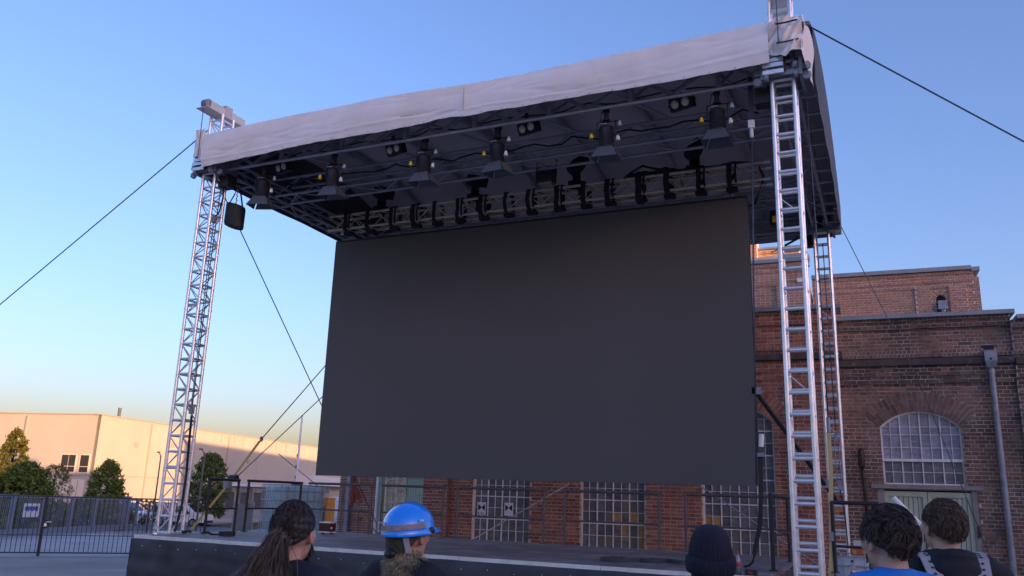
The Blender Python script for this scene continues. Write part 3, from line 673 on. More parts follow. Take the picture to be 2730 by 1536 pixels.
def roof():
    t = thing('stage_roof', 'big stage roof with white front cloth and dark trussed underside', 'stage roof', (TW/2, TD/2, 6.6))
    zc = 6.82
    def ridge(y):
        u = (y+.34)/6.6; return 7.18+.78*math.sin(PI*min(1, max(0, u)))**.8
    x0, x1, y0, y1 = -.24, TW+.33, -.33, TD+.26
    MB().grid(lambda u, v: (x0+(x1-x0)*u, y0+(y1-y0)*v, ridge(y0+(y1-y0)*v)+.012*math.sin(u*26)*math.sin(v*3)), 40, 24).build('roof_cloth', PVC, t, world=True)
    MB().grid(lambda u, v: (x0+(x1-x0)*u, y0+(y1-y0)*(1-v), ridge(y0+(y1-y0)*(1-v))-.03+.012*math.sin(u*26)*math.sin(v*3)), 40, 24).build('roof_lining', LINING, t, world=True)
    # front fascia
    top = [(.05, 7.17), (1.87, 7.235), (3.18, 7.235), (4.38, 7.20), (5.5, 7.20), (7.0, 7.21), (8.53, 7.27)]
    bot = [(.05, 6.63), (.5, 6.665), (1.25, 6.69), (1.93, 6.71), (2.59, 6.71), (3.22, 6.715), (3.83, 6.73), (4.2, 6.755), (4.41, 6.75), (4.7, 6.72), (4.97, 6.73), (5.5, 6.715), (6.02, 6.73), (6.51, 6.735), (7.45, 6.72), (8.1, 6.72), (8.53, 6.73)]
    def ip(tb, x):
        for (a, p), (b, q) in zip(tb, tb[1:]):
            if a <= x <= b: return p+(q-p)*(x-a)/(b-a)
        return tb[0][1] if x < tb[0][0] else tb[-1][1]
    rr = random.Random(3); cre = [(rr.uniform(.2, 8.4), rr.uniform(0, .75), rr.uniform(.15, .7), rr.uniform(-.5, .5), rr.uniform(.003, .009)) for _ in range(46)]
    cre += [(3.9, .72, .6, .12, .02), (4.3, .85, .4, -.3, .02), (2.0, .8, .8, .1, .008), (6.2, .82, .9, .1, .008)]
    def fas(u, v):
        x = .05+8.48*u; zt, zb = ip(top, x), ip(bot, x)+.003*math.sin(x*9)+.0025*math.sin(x*23); z = zt+(zb-zt)*v
        y = -.355-.05*math.sin(PI*v)*.6-.018*math.sin(x*2.1+v*3)
        for cx, cv, ln, sl, am in cre:
            dx = x-cx
            if abs(dx) < ln: y += am*math.exp(-((v-cv-sl*dx)/.05)**2)*(1-abs(dx)/ln)
        y -= .05*math.exp(-((v-.80-.05*math.sin(x*1.3))/.03)**2)*.16
        return (x, y, z)
    MB().grid(fas, 330, 34).build('front_cloth', PVC, t, world=True)
    MB().grid(lambda u, v: (lambda p: (p[0], p[1]+.012, p[2]))(fas(1-u, v)), 80, 8).build('front_cloth_back', LINING, t, world=True)
    eyl = MB().ell((0, 0, 0), (.007, .004, .007), 8, 6).mesh('eyelet', STEEL)
    for i in range(28): u_ = .01+i*.035; q_ = fas(u_, .965); link('eyelet', eyl, t, (q_[0], q_[1]-.006, q_[2]), True)
    MB().bx((4.615, -.41, 6.80), (4.628, -.398, 7.12)).build('seam_tape', M('yellowed_tape', (.55, .50, .33), .6), t, world=True)
    # wrapped cloth on both front corners
    def corner(cx, x0_, x1_, zb, seed, k=1.):
        r2 = random.Random(seed); ph = [r2.uniform(0, 6) for _ in range(6)]
        def fn(u, v):
            x = x0_+(x1_-x0_)*u; z = 7.27-(7.27-zb)*v-.04*math.sin(u*9+ph[0])*v
            return (x, -.37+k*(-.05*math.sin(u*5+ph[1])*v-.03*math.sin(v*13+u*7+ph[2])+.02*math.sin(u*21+v*17+ph[3])), z)
        MB().grid(fn, 30, 26).build('corner_cloth', PVC, t, world=True)
    corner(TW, 8.53, 8.90, 6.80, 5); corner(0, -.13, .06, 6.80, 8, .3)
    MB().grid(lambda u, v: (8.90+.07*u+.02*math.sin(v*7), -.37+.5*u+.03*math.sin(v*9), 7.27-.62*v-.18*u*v+.02*math.sin(u*11)), 14, 14).build('corner_cloth', PVC, t, world=True)
    for z in (6.92, 7.16): MB().strip([(8.62, -.44, z), (8.72, -.45, z-.01), (8.86, -.44, z+.005)], .02, (0, 0, 1)).build('buckle_strap', WEB_B, t, world=True)
    # side and rear cloths
    def side(x, sg, m, bot_):
        MB().grid(lambda u, v: (x+sg*(.006*math.sin(u*9+v*4)*v+.004*math.sin(u*37)*v), .12+(TD+.12)*u, ridge(.12+(TD+.12)*u)-.02-(ridge(.12+(TD+.12)*u)-.02-bot_(u))*v), 60, 12).build('side_cloth', m, t, world=True)
    side(TW+.345, 1, SIDEC, lambda u: 6.64+.008*math.sin(u*17)+.006*math.sin(u*41)); side(-.25, 1, SIDEC, lambda u: 6.66+.006*math.sin(u*19))
    MB().grid(lambda u, v: (x0+(x1-x0)*u, TD+.27+.02*math.sin(u*30)*v, 7.2-.56*v+.02*math.sin(u*21)*v), 60, 6).build('rear_cloth', LINING, t, world=True)
    # trusses
    fm = MB().tube((.16, 0, 6.70), (TW-.16, 0, 6.70), .026, 10); fm.tube((.16, .02, 7.06), (TW-.16, .02, 7.06), .026, 10); ft = fm.build('front_truss', TRUSSF, t, world=True); nb_ = 15; st_ = (TW-.4)/nb_
    for i in range(nb_):
        xa = .2+st_*i; k = i % 2
        a_, b_ = Vector((xa, .0, 6.72 if k else 7.05)), Vector((xa+st_, .0, 7.05 if k else 6.72)); d_ = (b_-a_); MB().box((a_+b_)/2, (d_.length, .03, .045), R=Matrix.Rotation(-math.atan2(d_.z, d_.x), 3, 'Y')).build('brace', DARKM, ft, world=True)
        if i % 2 == 0: MB().bx((xa-.03, -.02, 6.72), (xa+.03, .03, 7.05)).build('vertical', DARKM, ft, world=True)
        MB().tube((xa, .0, 6.73), (xa+.1, .75, 7.35), .02, 6).build('strut', DARKM, ft, world=True)
    truss_part(t, 'rear_truss', (.16, TD, zc), (TW-.16, TD, zc))
    truss_part(t, 'side_truss', (0, .16, zc), (0, TD-.16, zc)); truss_part(t, 'side_truss', (TW, .16, zc), (TW, TD-.16, zc))
    truss_part(t, 'mid_truss', (.16, 1.45, 6.86), (TW-.16, 1.45, 6.86), half=.2, hz=.15); truss_part(t, 'mid_truss', (.16, 4.3, 6.86), (TW-.16, 4.3, 6.86), half=.2, hz=.15)
    for k, x in enumerate((.9, 2.25, 3.6, 4.95, 6.3, 7.65)):        # rafters that carry the cloth
        mb = MB(); pts = [(x, y0+.1+(y1-y0-.2)*i/12) for i in range(13)]
        for (a, b), (c, d) in zip(pts, pts[1:]):
            p = Vector((a, b, ridge(b)-.12)); q = Vector((c, d, ridge(d)-.12)); m_ = (p+q)/2; L = (q-p).length; ang = math.atan2(q.z-p.z, q.y-p.y)
            mb.box(m_, (.07, L+.01, .11), R=Matrix.Rotation(ang, 3, 'X'))
        raf = mb.build('rafter', DARKM, t, world=True)
        MB().tube((x+.1, .1, 7.0), (x+.75, 1.3, 7.02), .02, 6).build('rafter_strut', DARKM, raf, world=True)
    for k in range(11): MB().bx((TW+.05, .55+.5*k, 6.69), (TW+.33, .59+.5*k, 6.72)).build('side_rail', DARKM, t, world=True)
    for k in range(10): MB().bx((-.2, .7+.5*k, 6.69), (.1, .74+.5*k, 6.72)).build('side_rail', DARKM, t, world=True)
    for k in range(9): MB().tube((.6+k*.95, -.28, 7.1), (.75+k*.95, .12, 6.95), .012, 6).build('cloth_stay', DARKM, t, world=True)
    # sleeve blocks with rollers on the four towers
    RED = M('dark_red_hoist', (.06, .014, .013), .5, var=.3)
    for (x, y) in ((0, 0), (TW, 0), (TW, TD), (0, TD)):
        sb = MB()
        for a in (-1, 1):
            sb.bx((x+a*.21-.02, y-.24, 6.60), (x+a*.21+.02, y+.24, 7.05)); sb.bx((x-.2, y+a*.22-.02, 6.90), (x+.2, y+a*.22+.02, 7.04)); sb.bx((x-.2, y+a*.22-.015, 6.62), (x+.2, y+a*.22+.015, 6.68))
        blk = sb.build('sleeve_block', STEEL, t, world=True)
        for a in (-1, 1):
            for zz in (6.60, 6.72):
                MB().tube((x+a*.16-.02, y-.25, zz), (x+a*.16+.02, y-.25, zz), .045, 14).build('roller', STEEL, blk, world=True)
                MB().tube((x+a*.27, y-.2, zz), (x+a*.27, y-.16, zz), .05, 14).build('roller', STEEL, blk, world=True)
        MB().bx((x-.04, y-.26, 6.66), (x+.05, y-.225, 6.86)).build('hoist_tag', RED, blk, world=True)
        MB().bx((x+.1 if x < 1 else x-.34, y-.02, 6.42), (x+.3 if x < 1 else x-.14, y+.16, 6.62)).build('hoist_motor', BLACK, blk, world=True)
        if y < 1:
            mb = MB()
            for q in range(5): mb.bx((x-.20, y-.29-.02*(q % 2), 6.63+.075*q), (x+.03, y-.26, 6.68+.075*q))
            mb.build('clamp_bars', ALU, blk, world=True)
    # loose cable along the front truss
    pts = [Vector((.4+i*.2, .18+.03*math.sin(i*1.7), 6.90-.07*abs(math.sin(i*.55)))) for i in range(40)]
    MB().path(pts, .011, 6).build('power_cable', BLACK, t, world=True)
    pts = [Vector((.4+i*.2, 1.2+.05*math.sin(i*2.1), 6.95-.09*abs(math.sin(i*.8+1)))) for i in range(40)]
    MB().path(pts, .013, 6).build('power_cable', BLACK, t, world=True)
roof()

# ------------------------------------------------------------------ screen, its truss and slings
PX0, PX1, PZ0, PZ1, PY = .266, 7.78, 2.093, 6.347, 2.9
def screen():
    t = thing('led_screen', 'huge black switched-off screen hanging under the stage roof', 'screen', ((PX0+PX1)/2, PY+.05, PZ0))
    MB().bx((PX0, PY, PZ0), (PX1, PY+.02, PZ1)).build('display_face', M('screen_black', (.098, .096, .10), .62, var=.05, vs=.6, spec=.35), t, world=True)
    MB().bx((PX0+.01, PY+.021, PZ0+.01), (PX1-.01, PY+.11, PZ1-.01)).build('housing', BLACK, t, world=True)
    for k in range(16):
        x = PX0+.02+(PX1-PX0-.04)*k/15; MB().bx((x-.02, PY+.111, PZ0+.02), (x+.02, PY+.16, PZ1-.02)).build('rear_rib', BLACK, t, world=True)
    MB().bx((PX0, PY, PZ1), (PX1, PY+.1, PZ1+.035)).build('hanging_bar', BLACK, t, world=True)
screen()
GX0, GX1, GY, GZ = .16, 8.07, 2.90, 6.70
def screen_truss():
    t = thing('lighting_truss', 'aluminium truss tinted for golden light that carries the screen and the moving lights', 'truss', ((GX0+GX1)/2, GY, GZ-.14))
    for a in (-1, 1):
        for b in (-1, 1): MB().tube((GX0+(.12 if a > 0 else 0), GY+a*.12, GZ+b*.135), (GX1, GY+a*.12, GZ+b*.135), .024, 12).build('chord', ALU_W, t, world=True)
    n = 26; st = (GX1-GX0-.2)/n
    for a in (-1, 1):
        for i in range(n):
            x = GX0+.15+i*st; k = 1 if i % 2 else -1
            MB().tube((x, GY+a*.12, GZ+k*.135), (x+st, GY+a*.12, GZ-k*.135), .0105, 6).build('brace', ALU_W, t, world=True)
    for i in range(n):
        x = GX0+.15+i*st
        for b in (-1, 1): MB().tube((x, GY-.12, GZ+b*.135), (x+st, GY+.12, GZ+b*.135), .009, 6).build('brace', ALU_W, t, world=True)
    for b in (-1, 1):
        for a in (-1, 1): MB().tube((GX1-.01, GY+a*.12, GZ+b*.135), (GX1+.08, GY+a*.12, GZ+b*.135), .032, 12).build('spigot', ALU, t, world=True)
    MB().tube((GX1-.1, GY-.12, GZ-.135), (GX1-.1, GY-.12, GZ+.135), .012, 8).build('end_post', ALU_W, t, world=True)
    MB().path([(5.9, GY-.14, GZ+.15), (6.0, GY-.1, GZ+.25), (6.2, GY-.12, GZ+.33), (6.4, GY-.1, GZ+.26), (6.7, GY-.08, GZ+.2), (7.4, GY-.1, GZ+.17), (7.6, GY-.1, GZ+.2), (7.95, GY-.1, GZ+.15), (8.05, GY-.1, GZ-.1), (7.9, GY, GZ-.45), (7.8, GY, GZ-.5)], .02, 8).build('cable', BLACK, t, world=True)
    pile = MB()
    for i in range(7): pile.ell((6.0+i*.11, GY-.05+.03*math.sin(i*2), GZ+.20+.02*math.sin(i*1.7)), (.1, .08, .06), 10, 8)
    pile.build('cable_pile', BLACKM, t, world=True)
screen_truss()
ORD = 'first second third fourth fifth sixth seventh eighth ninth tenth eleventh twelfth thirteenth fourteenth fifteenth sixteenth'.split()
def slings():
    xs = [.55, 1.03, 1.54, 2.0, 2.43, 2.89, 3.35, 3.82, 4.24, 4.74, 5.21, 5.62, 6.13, 6.59, 7.08, 7.55]
    rr = random.Random(11)
    for k, x in enumerate(xs):
        t = thing('lifting_sling', ORD[k]+' black sling from the left along the screen truss', 'sling', (x, GY, PZ1+.03), group='slings on the screen truss')
        w = .075+rr.uniform(-.015, .025); y0, y1, z0, z1 = -.155, .155, GZ-.165-PZ1-.03, GZ+.165-PZ1-.03; dz = rr.uniform(.02, .07)
        loop = [(0, y0, z0+.02), (rr.uniform(-.02, .02), y0-.01, (z0+z1)/2), (0, y0, z1), (0, y0+.03, z1+.012), (0, y1-.03, z1+.012), (0, y1, z1), (0, y1+.01, (z0+z1)/2), (0, y1, z0+.02), (0, .06, z0-dz), (0, 0, z0-dz-.03), (0, -.06, z0-dz), (0, y0, z0+.02)]
        MB().strip(loop, w, (1, 0, 0), .012).build('loop', WEB_B, t)
        if k % 3 != 1: MB().strip([(.1, y0-.012, z0+.0), (.09, y0-.016, (z0+z1)/2), (.1, y0-.01, z1), (.1, 0, z1+.02), (.1, y1, z1)], .03, (1, 0, 0), .01).build('safety_strap', WEB_B, t)
        MB().box((.02, -.02, z0-.045), (.17, .12, .055)).build('steel_pad', BLACKM, t)
        MB().path([(-.02, 0, z0-.05), (-.024, 0, z0-.12), (0, 0, z0-.15), (.024, 0, z0-.12), (.02, 0, z0-.05)], .009, 6).build('shackle', STEEL, t)
        MB().tube((0, 0, z0-.13), (0, 0, .0), .012, 8).build('hook', STEEL, t)
slings()
def moving_heads():
    spec = [(1.22, 1.75, 'first', .5), (3.15, 1.75, 'second', .5), (5.04, .75, 'third', .35), (7.0, .55, 'fourth', .3)]
    for x, tilt, nm, rz_ in spec:
        t = thing('moving_head', 'black moving head lamp standing on the screen truss, %s from the left' % nm, 'stage light', (x, GY, GZ+.16), rz_, group='moving heads on the screen truss')
        MB().bx((-.14, -.11, 0), (.14, .11, .07)).build('base', BLACKM, t)
        MB().lathe([(.10, .07), (.10, .10)], 16).build('turntable', BLACKM, t)
        yk = MB()
        for a in (-1, 1): yk.bx((-.065, a*.155-.025, .10), (.065, a*.155+.025, .40))
        yk.bx((-.065, -.18, .10), (.065, .18, .14)); yk.build('yoke', BLACKM, t)
        R = Matrix.Rotation(tilt, 3, 'Y')
        hd = MB().lathe([(.03, -.16), (.10, -.15), (.125, -.09), (.125, .04), (.10, .13), (.085, .22)], 18); hd.v = [tuple(R @ Vector(v)+Vector((0, 0, .37))) for v in hd.v]; h = hd.build('head', BLACKM, t)
        ln = MB().lathe([(.078, .22), (.078, .225)], 18); ln.v = [tuple(R @ Vector(v)+Vector((0, 0, .37))) for v in ln.v]; ln.build('lens', M('dark_lens', (.02, .02, .025), .1), h)
        MB().bx((.03, -.02, -.22), (.07, .02, 0)).build('clamp', BLACKM, t)
moving_heads()
YEL = M('yellow_plastic', (.65, .47, .02), .45); WPL = M('white_plastic', (.72, .74, .70), .45); BPL = M('pale_blue_plastic', (.42, .55, .6), .45)
BARN = M('barn_door_metal', (.10, .115, .135), .45, .3, var=.15); CAN = M('black_lamp_can', (.025, .027, .032), .3, .2, var=.3)
def theatre_lamp(x, nm, turn, tilt, sc=.86):
    t = thing('theatre_lamp', 'black tubular theatre lamp with barn doors, %s from the left under the front truss' % nm, 'stage light', (x, .08, 6.69), turn, group='theatre lamps under the front truss'); t.scale = (sc, sc, sc)
    MB().bx((-.045, -.04, -.02), (.045, .04, .05)).build('clamp', BLACK, t); MB().bx((-.03, -.03, -.16), (.03, .03, -.02)).build('spigot', BLACK, t); MB().lathe([(.06, -.17), (.06, -.15)], 10).build('swivel', BLACK, t)
    yk = MB().tube((-.14, 0, -.18), (.14, 0, -.18), .010, 6); yk.tube((-.14, 0, -.18), (-.14, 0, -.42), .010, 6); yk.tube((.14, 0, -.18), (.14, 0, -.42), .010, 6); yk.build('yoke', BLACK, t)
    R = Matrix.Rotation(tilt, 3, 'X'); piv = Vector((0, 0, -.42))
    def put(mb): mb.v = [tuple(R @ (Vector(v)-piv)+piv) for v in mb.v]; return mb
    can = put(MB().lathe([(.06, -.25), (.09, -.26), (.112, -.30), (.112, -.56), (.118, -.565), (.118, -.585)], 20)).build('can', CAN, t)
    put(MB().lathe([(.105, -.586), (.09, -.59)], 20)).build('lens', M('lens_glass', (.25, .24, .22), .1), can)
    put(MB().tube((-.07, -.08, -.24), (.03, -.09, -.245), .012, 6)).build('cable_gland', STEEL, can)
    for k in range(4):
        a = k*PI/2; w0, w1, ln, fl = .11, .19, .19, .5
        Rz = Matrix.Rotation(a, 3, 'Z'); v = [Rz @ Vector(p) for p in ((-w0, -.12, -.59), (w0, -.12, -.59), (w1, -.12-ln*math.sin(fl), -.59-ln*math.cos(fl)), (-w1, -.12-ln*math.sin(fl), -.59-ln*math.cos(fl)))]
        v += [p+Rz @ Vector((0, .004, .003)) for p in v]
        put(MB().add(v, [(0, 1, 2, 3), (7, 6, 5, 4), (0, 4, 5, 1), (1, 5, 6, 2), (2, 6, 7, 3), (3, 7, 4, 0)])).build('barn_door', BARN, t)
    cone = [(.012, .03), (.022, .02), (.03, -.03), (.034, -.05)]
    for (px, py, pz, m) in ((-.21, -.06, -.40, YEL), (.21, -.02, -.22, BPL), (.19, -.06, -.47, WPL)):
        if m is YEL and nm == 'first': continue
        kb = MB().lathe(cone, 12, (px, py, pz)).build('knob', m, t); MB().tube((px*.66, py*.5, pz+.04), (px, py, pz+.03), .010, 6).build('rod', BLACK, kb)
    MB().path([(0, .05, .1), (-.08, .05, .0), (-.1, .04, -.12), (-.08, .02, -.22)], .008, 6).build('power_lead', BLACK, t)
for x, nm, tr, tl in ((.92, 'first', .35, .1), (2.23, 'second', .15, .16), (3.78, 'third', .1, .1), (4.92, 'fourth', -.1, .12), (6.45, 'fifth', .08, .14), (7.85, 'sixth', .02, .06)): theatre_lamp(x, nm, tr, tl)
def blinders():
    for x, nm in ((1.0, 'leftmost'), (3.08, 'second from the left'), (5.23, 'third from the left'), (7.36, 'rightmost')):
        t = thing('blinder_light', 'black twin lens blinder lamp, %s of the four under the roof' % nm, 'stage light', (x, .45, 6.75), -.25, group='twin lens blinders'); t.rotation_euler = (.4, 0, -.3)
        MB().bx((-.16, -.05, -.02), (.16, .06, .155)).build('housing', BLACK, t)
        for s in (-1, 1):
            MB().lathe([(.066, -.052), (.066, -.058)], 18, (s*.075, 0, .065), 'Y').build('bezel', BLACK, t)
            MB().ell((s*.075, -.056, .065), (.056, .03, .056), 16, 10).build('lens', M('blinder_lens', (.8, .7, .52), .3, .1, var=.25, vs=20), t)
            MB().tube((s*.16, 0, .07), (s*.2, 0, .07), .014, 8).build('knob', BLACK, t)
        MB().bx((-.02, -.02, .155), (.02, .02, .27)).build('hanger', BLACK, t)
blinders()
t = thing('floodlight', 'small square floodlight in the middle of the roof behind the theatre lamps', 'stage light', (5.02, 1.6, 6.62)); MB().bx((-.13, -.1, -.17), (.13, .1, -.02)).build('housing', BLACK, t); MB().bx((-.10, -.06, -.20), (.10, .06, -.172)).build('reflector', M('flood_reflector', (.5, .5, .48), .2, .6), t); MB().bx((-.16, -.01, -.12), (-.145, .01, .12)).build('bracket', BLACK, t)
t = thing('floodlight', 'dark yoke mounted floodlight above the screen between the moving heads', 'stage light', (4.62, 2.6, 6.98)); MB().bx((-.13, -.08, -.02), (.13, .08, .16)).build('housing', BLACK, t); MB().bx((-.18, -.01, .0), (-.165, .01, .3)).build('bracket', BLACK, t); MB().bx((.165, -.01, .0), (.18, .01, .3)).build('bracket', BLACK, t)
# chain bag under the left corner
t = thing('chain_bag', 'black bag of hoist chain hanging beside the left tower', 'chain bag', (.31, .2, 5.78))
bagm = MB().lathe([(.08, 0), (.15, .015), (.165, .06), (.165, .34), (.155, .39), (.13, .40)], 20); bagm.v = [(x*(1+.06*math.sin(z*20+x*9)), y*.8, z+.05*x/.16*(-1)) for x, y, z in bagm.v]; bagm.build('bag', M('bag_cloth', (.016, .018, .024), .65, bump=.4, bs=14), t)
MB().path([(-.15, 0, .42), (-.05, 0, .58), (-.02, 0, .70)], .010, 6).build('strap', WEB_B, t); MB().path([(.15, 0, .30), (.08, 0, .55), (0, 0, .70)], .013, 6).build('strap', WEB_B, t)
for k in range(9): MB().lathe([(.010, -.004), (.017, 0), (.010, .004)], 8, (0.0+.006*(-1)**k, 0, .40+k*.033), 'X' if k % 2 else 'Y').build('chain_link', STEEL, t)
# ------------------------------------------------------------------ railings on the stage
RAILM = M('railing_black', (.022, .02, .024), .5, .3, var=.2)
RAILB = M('railing_brown', (.10, .082, .084), .6, .2, var=.25)
def railing(label, p, q, posts, mat, h=.757, mid=.34, grp='stage railings', z=HS):
    p = Vector((*p, z)); q = Vector((*q, z)); t = thing('stage_railing', label, 'railing', tuple(p), group=grp); d = (q-p)
    MB().tube((0, 0, h), d+Vector((0, 0, h)), .020, 8).build('top_rail', mat, t); MB().tube((0, 0, mid), d+Vector((0, 0, mid)), .014, 8).build('mid_rail', mat, t)
    for u in posts:
        MB().tube(d*u, d*u+Vector((0, 0, h)), .020, 8).build('post', mat, t); MB().bx(tuple(d*u-Vector((.04, .04, 0))), tuple(d*u+Vector((.04, .04, .008)))).build('foot', mat, t)
railing('black railing next to the left tower', (.36, .28), (.36, .92), (.03, .97), RAILM)
railing('black railing in front of the blue tank, left stage edge', (.36, 1.1), (.36, 2.44), (.02, .98), RAILM)
railing('brownish rear railing left of the helmet', (.5, 2.44), (1.78, 2.44), (.55, .98), RAILB)
railing('brownish rear railing behind the blue helmet', (1.95, 2.44), (3.10, 2.44), (.02, .98), RAILB)
railing('brownish rear railing in front of the window with papers', (3.30, 2.44), (4.80, 2.44), (.02, .98), RAILB)
railing('brownish rear railing in front of the middle lattice window', (5.06, 2.44), (6.52, 2.44), (.02, .98), RAILB)
railing('brownish rear railing behind the person in the beanie', (6.83, 2.44), (8.28, 2.44), (.02, .98), RAILB)
railing('black railing at the right stage end beside the ladder tower', (8.29, -.05), (8.29, 1.6), (.02, .98), RAILM)
railing('black stair railing right of the ladder tower', (8.86, .3), (9.32, .33), (.02, .98), RAILM, h=.70, mid=.26)
# ------------------------------------------------------------------ wires and straps
def wire(label, pts, r=.011, mat=ROPE, cat='cable', name='guy_wire', sag=0.):
    pts = [Vector(p) for p in pts]
    if len(pts) == 2 and sag:
        a, b = pts; pts = [a.lerp(b, i/10)-Vector((0, 0, sag*4*(i/10)*(1-i/10))) for i in range(11)]
    mb = MB(); c = min(pts, key=lambda p: p.z)
    o = mb.path([p-c for p in pts], r, 6).build(name, mat, None, tuple(c)); tag(o, label, cat); return o
wire('thin guy wire from the left tower top down to the far left', [(-.1, -.12, 7.42), (-14.9, 1.1, 0)], .010)
wire('thick guy wire from the right tower top down to the right', [(8.75, .1, 7.55), (14.5, 3.6, 4.35), (20.5, 7.3, 1.0)], .010)
wire('thin guy wire from the rear right roof corner in front of the brick wall', [(8.92, 6.2, 6.95), (10.05, 7.1, 4.1), (11.3, 8.3, .0)], .007)
wire('thin brace wire crossing behind the left tower', [(.0, .0, 6.62), (0, 5.9, .7)], .009)
def ratchet():
    t = thing('ratchet_strap', 'ochre ratchet strap with steel ring tying wires to the left stage corner', 'strap', (.06, .2, 1.2))
    A = Vector((0, 5.9, 6.6)); R_ = Vector((.02, 1.7, 2.63)); B = Vector((.05, .98, 1.85)); C_ = Vector((.1, .3, 1.22))
    MB().path([A, R_], .009, 6).build('wire', ROPE, t, world=True); MB().path([(0, 3.2+.9, 4.15), B], .008, 6).build('wire', ROPE, t, world=True)
    MB().lathe([(.028, -.008), (.045, 0), (.028, .008)], 12, tuple(R_), 'X').build('ring', STEEL, t, world=True)
    MB().strip([R_-Vector((0, .03, .03)), B], .05, (1, .1, 0), .006).build('webbing', WEB_Y, t, world=True); MB().strip([B, C_], .045, (1, .1, 0), .006).build('webbing', WEB_Y, t, world=True)
    MB().box(tuple(B+Vector((.0, .02, .03))), (.09, .1, .1)).build('ratchet', STEEL, t, world=True)
    MB().tube(B+Vector((-.03, .1, .13)), B+Vector((.10, .1, .13)), .055, 14).build('drum', BLACK, t, world=True)
ratchet()
t = thing('tower_strap', 'black webbing strap hanging down the left tower with a steel hook', 'strap', (.13, -.05, 1.2))
MB().strip([(.14, -.0, 2.85), (.15, 0, 2.6), (.16, .02, 2.0), (.17, .0, 1.6), (.22, -.1, 1.32), (.30, -.2, 1.22)], .038, (1, .2, 0), .006).build('webbing', WEB_B, t, world=True)
MB().box((.13, 0, 2.93), (.06, .05, .12)).build('hook', STEEL, t, world=True); MB().path([(.1, .05, 6.4), (.13, 0, 5.0), (.13, 0, 3.0)], .008, 6).build('cable', ROPE, t, world=True)
t = thing('rope_loop', 'dark rope loop hanging inside the top of the left tower', 'rope', (.05, 0, 5.9))
MB().path([(0, -.05, .6), (-.02, -.05, .25), (.0, -.05, .08), (.07, -.03, .02), (.13, 0, .1), (.15, .02, .35), (.13, .02, .6)], .012, 6).build('rope', WEB_B, t); MB().box((.07, -.03, -.03), (.05, .05, .1)).build('clip', STEEL, t); MB().path([(.07, -.03, -.06), (.07, -.03, -.9), (.06, 0, -3.0)], .007, 6).build('line', ROPE, t)
t = thing('hoist_strap', 'long grey strap and cable hanging down left of the big ladder tower', 'strap', (8.15, .1, 2.0))
MB().strip([(8.25, .1, 6.85), (8.245, .1, 6.3)], .06, (1, 0, 0), .006).build('webbing', M('grey_webbing', (.06, .065, .08), .8), t, world=True); MB().box((8.243, .1, 6.22), (.07, .05, .1)).build('hook', WHITE, t, world=True)
MB().tube((8.242, .1, 6.16), (8.242, .1, 6.05), .022, 10).build('sleeve', WHITE, t, world=True); MB().path([(8.242, .1, 6.06), (8.2, .1, 4.5), (8.14, .1, 2.05)], .011, 6).build('cable', ROPE, t, world=True)
t = thing('screen_strap', 'dark strap with white tip hanging at the lower right screen corner', 'strap', (7.9, 1.8, 1.2))
MB().tube((7.99, 1.8, 2.72), (7.98, 1.8, 2.56), .032, 10).build('white_tip', WHITE, t, world=True); MB().box((7.97, 1.8, 2.46), (.09, .06, .05)).build('hook', STEEL, t, world=True)
MB().strip([(7.97, 1.8, 2.45), (7.955, 1.8, 2.0), (7.93, 1.79, 1.6), (7.85, 1.76, 1.25)], .055, (1, .3, 0), .006).build('webbing', WEB_B, t, world=True)
t = thing('screen_brace', 'black tube bracing the right screen edge towards the rear tower', 'brace', (8.6, 5.7, 1.9))
MB().tube((7.78, 2.95, 3.42), (8.62, 5.75, 1.97), .034, 10).build('tube', BLACK, t, world=True); MB().box((7.80, 2.95, 3.42), (.12, .1, .1)).build('clamp', STEEL, t, world=True); MB().box((8.5, 5.35, 2.2), (.12, .12, .12)).build('coupler', STEEL, t, world=True)
t = thing('yellow_strap', 'pale yellow ratchet strap hanging beside the big ladder tower', 'strap', (8.83, .3, 1.1))
MB().strip([(8.88, .3, 2.62), (8.88, .3, 2.2), (8.855, .3, 1.75), (8.84, .3, 1.4), (8.80, .28, 1.0), (8.8, .28, .1)], .045, (1, .3, 0), .006).build('webbing', M('pale_yellow_webbing', (.42, .38, .19), .75), t, world=True)
MB().tube((8.885, .3, 2.62), (8.885, .3, 2.78), .02, 8).build('hook', STEEL, t, world=True); MB().path([(8.86, .3, 6.5), (8.885, .3, 4.5), (8.885, .3, 2.7)], .008, 6).build('cable', ROPE, t, world=True); MB().box((8.85, .3, 1.55), (.045, .05, .09)).build('ratchet', STEEL, t, world=True)
t = thing('chain_hoist', 'steel turnbuckle and shackles hanging inside the thin rear ladder tower', 'shackle', (8.68, 5.83, 1.9))
MB().path([(8.66, 5.83, 6.4), (8.68, 5.83, 3.1)], .009, 6).build('cable', ROPE, t, world=True); MB().box((8.68, 5.83, 3.0), (.05, .04, .16)).build('shackle', STEEL, t, world=True)
for a in (-.03, .03): MB().tube((8.68+a, 5.83, 2.86), (8.69+a, 5.83, 2.3), .010, 6).build('turnbuckle_rod', STEEL, t, world=True)
MB().box((8.69, 5.83, 2.2), (.06, .05, .16)).build('shackle', STEEL, t, world=True); MB().path([(8.69, 5.83, 2.15), (8.74, 5.83, 1.7), (8.76, 5.83, 1.2)], .010, 6).build('sling', WEB_B, t, world=True)
t = thing('roof_turnbuckle', 'dark turnbuckle and wire under the rear right roof edge', 'cable', (8.0, 5.9, 6.0))
MB().path([(7.75, 6.05, 6.38), (8.6, 5.97, 6.75)], .008, 6).build('wire', ROPE, t, world=True); MB().tube((7.95, 6.03, 6.46), (8.25, 6.0, 6.6), .022, 8).build('turnbuckle', BLACK, t, world=True)
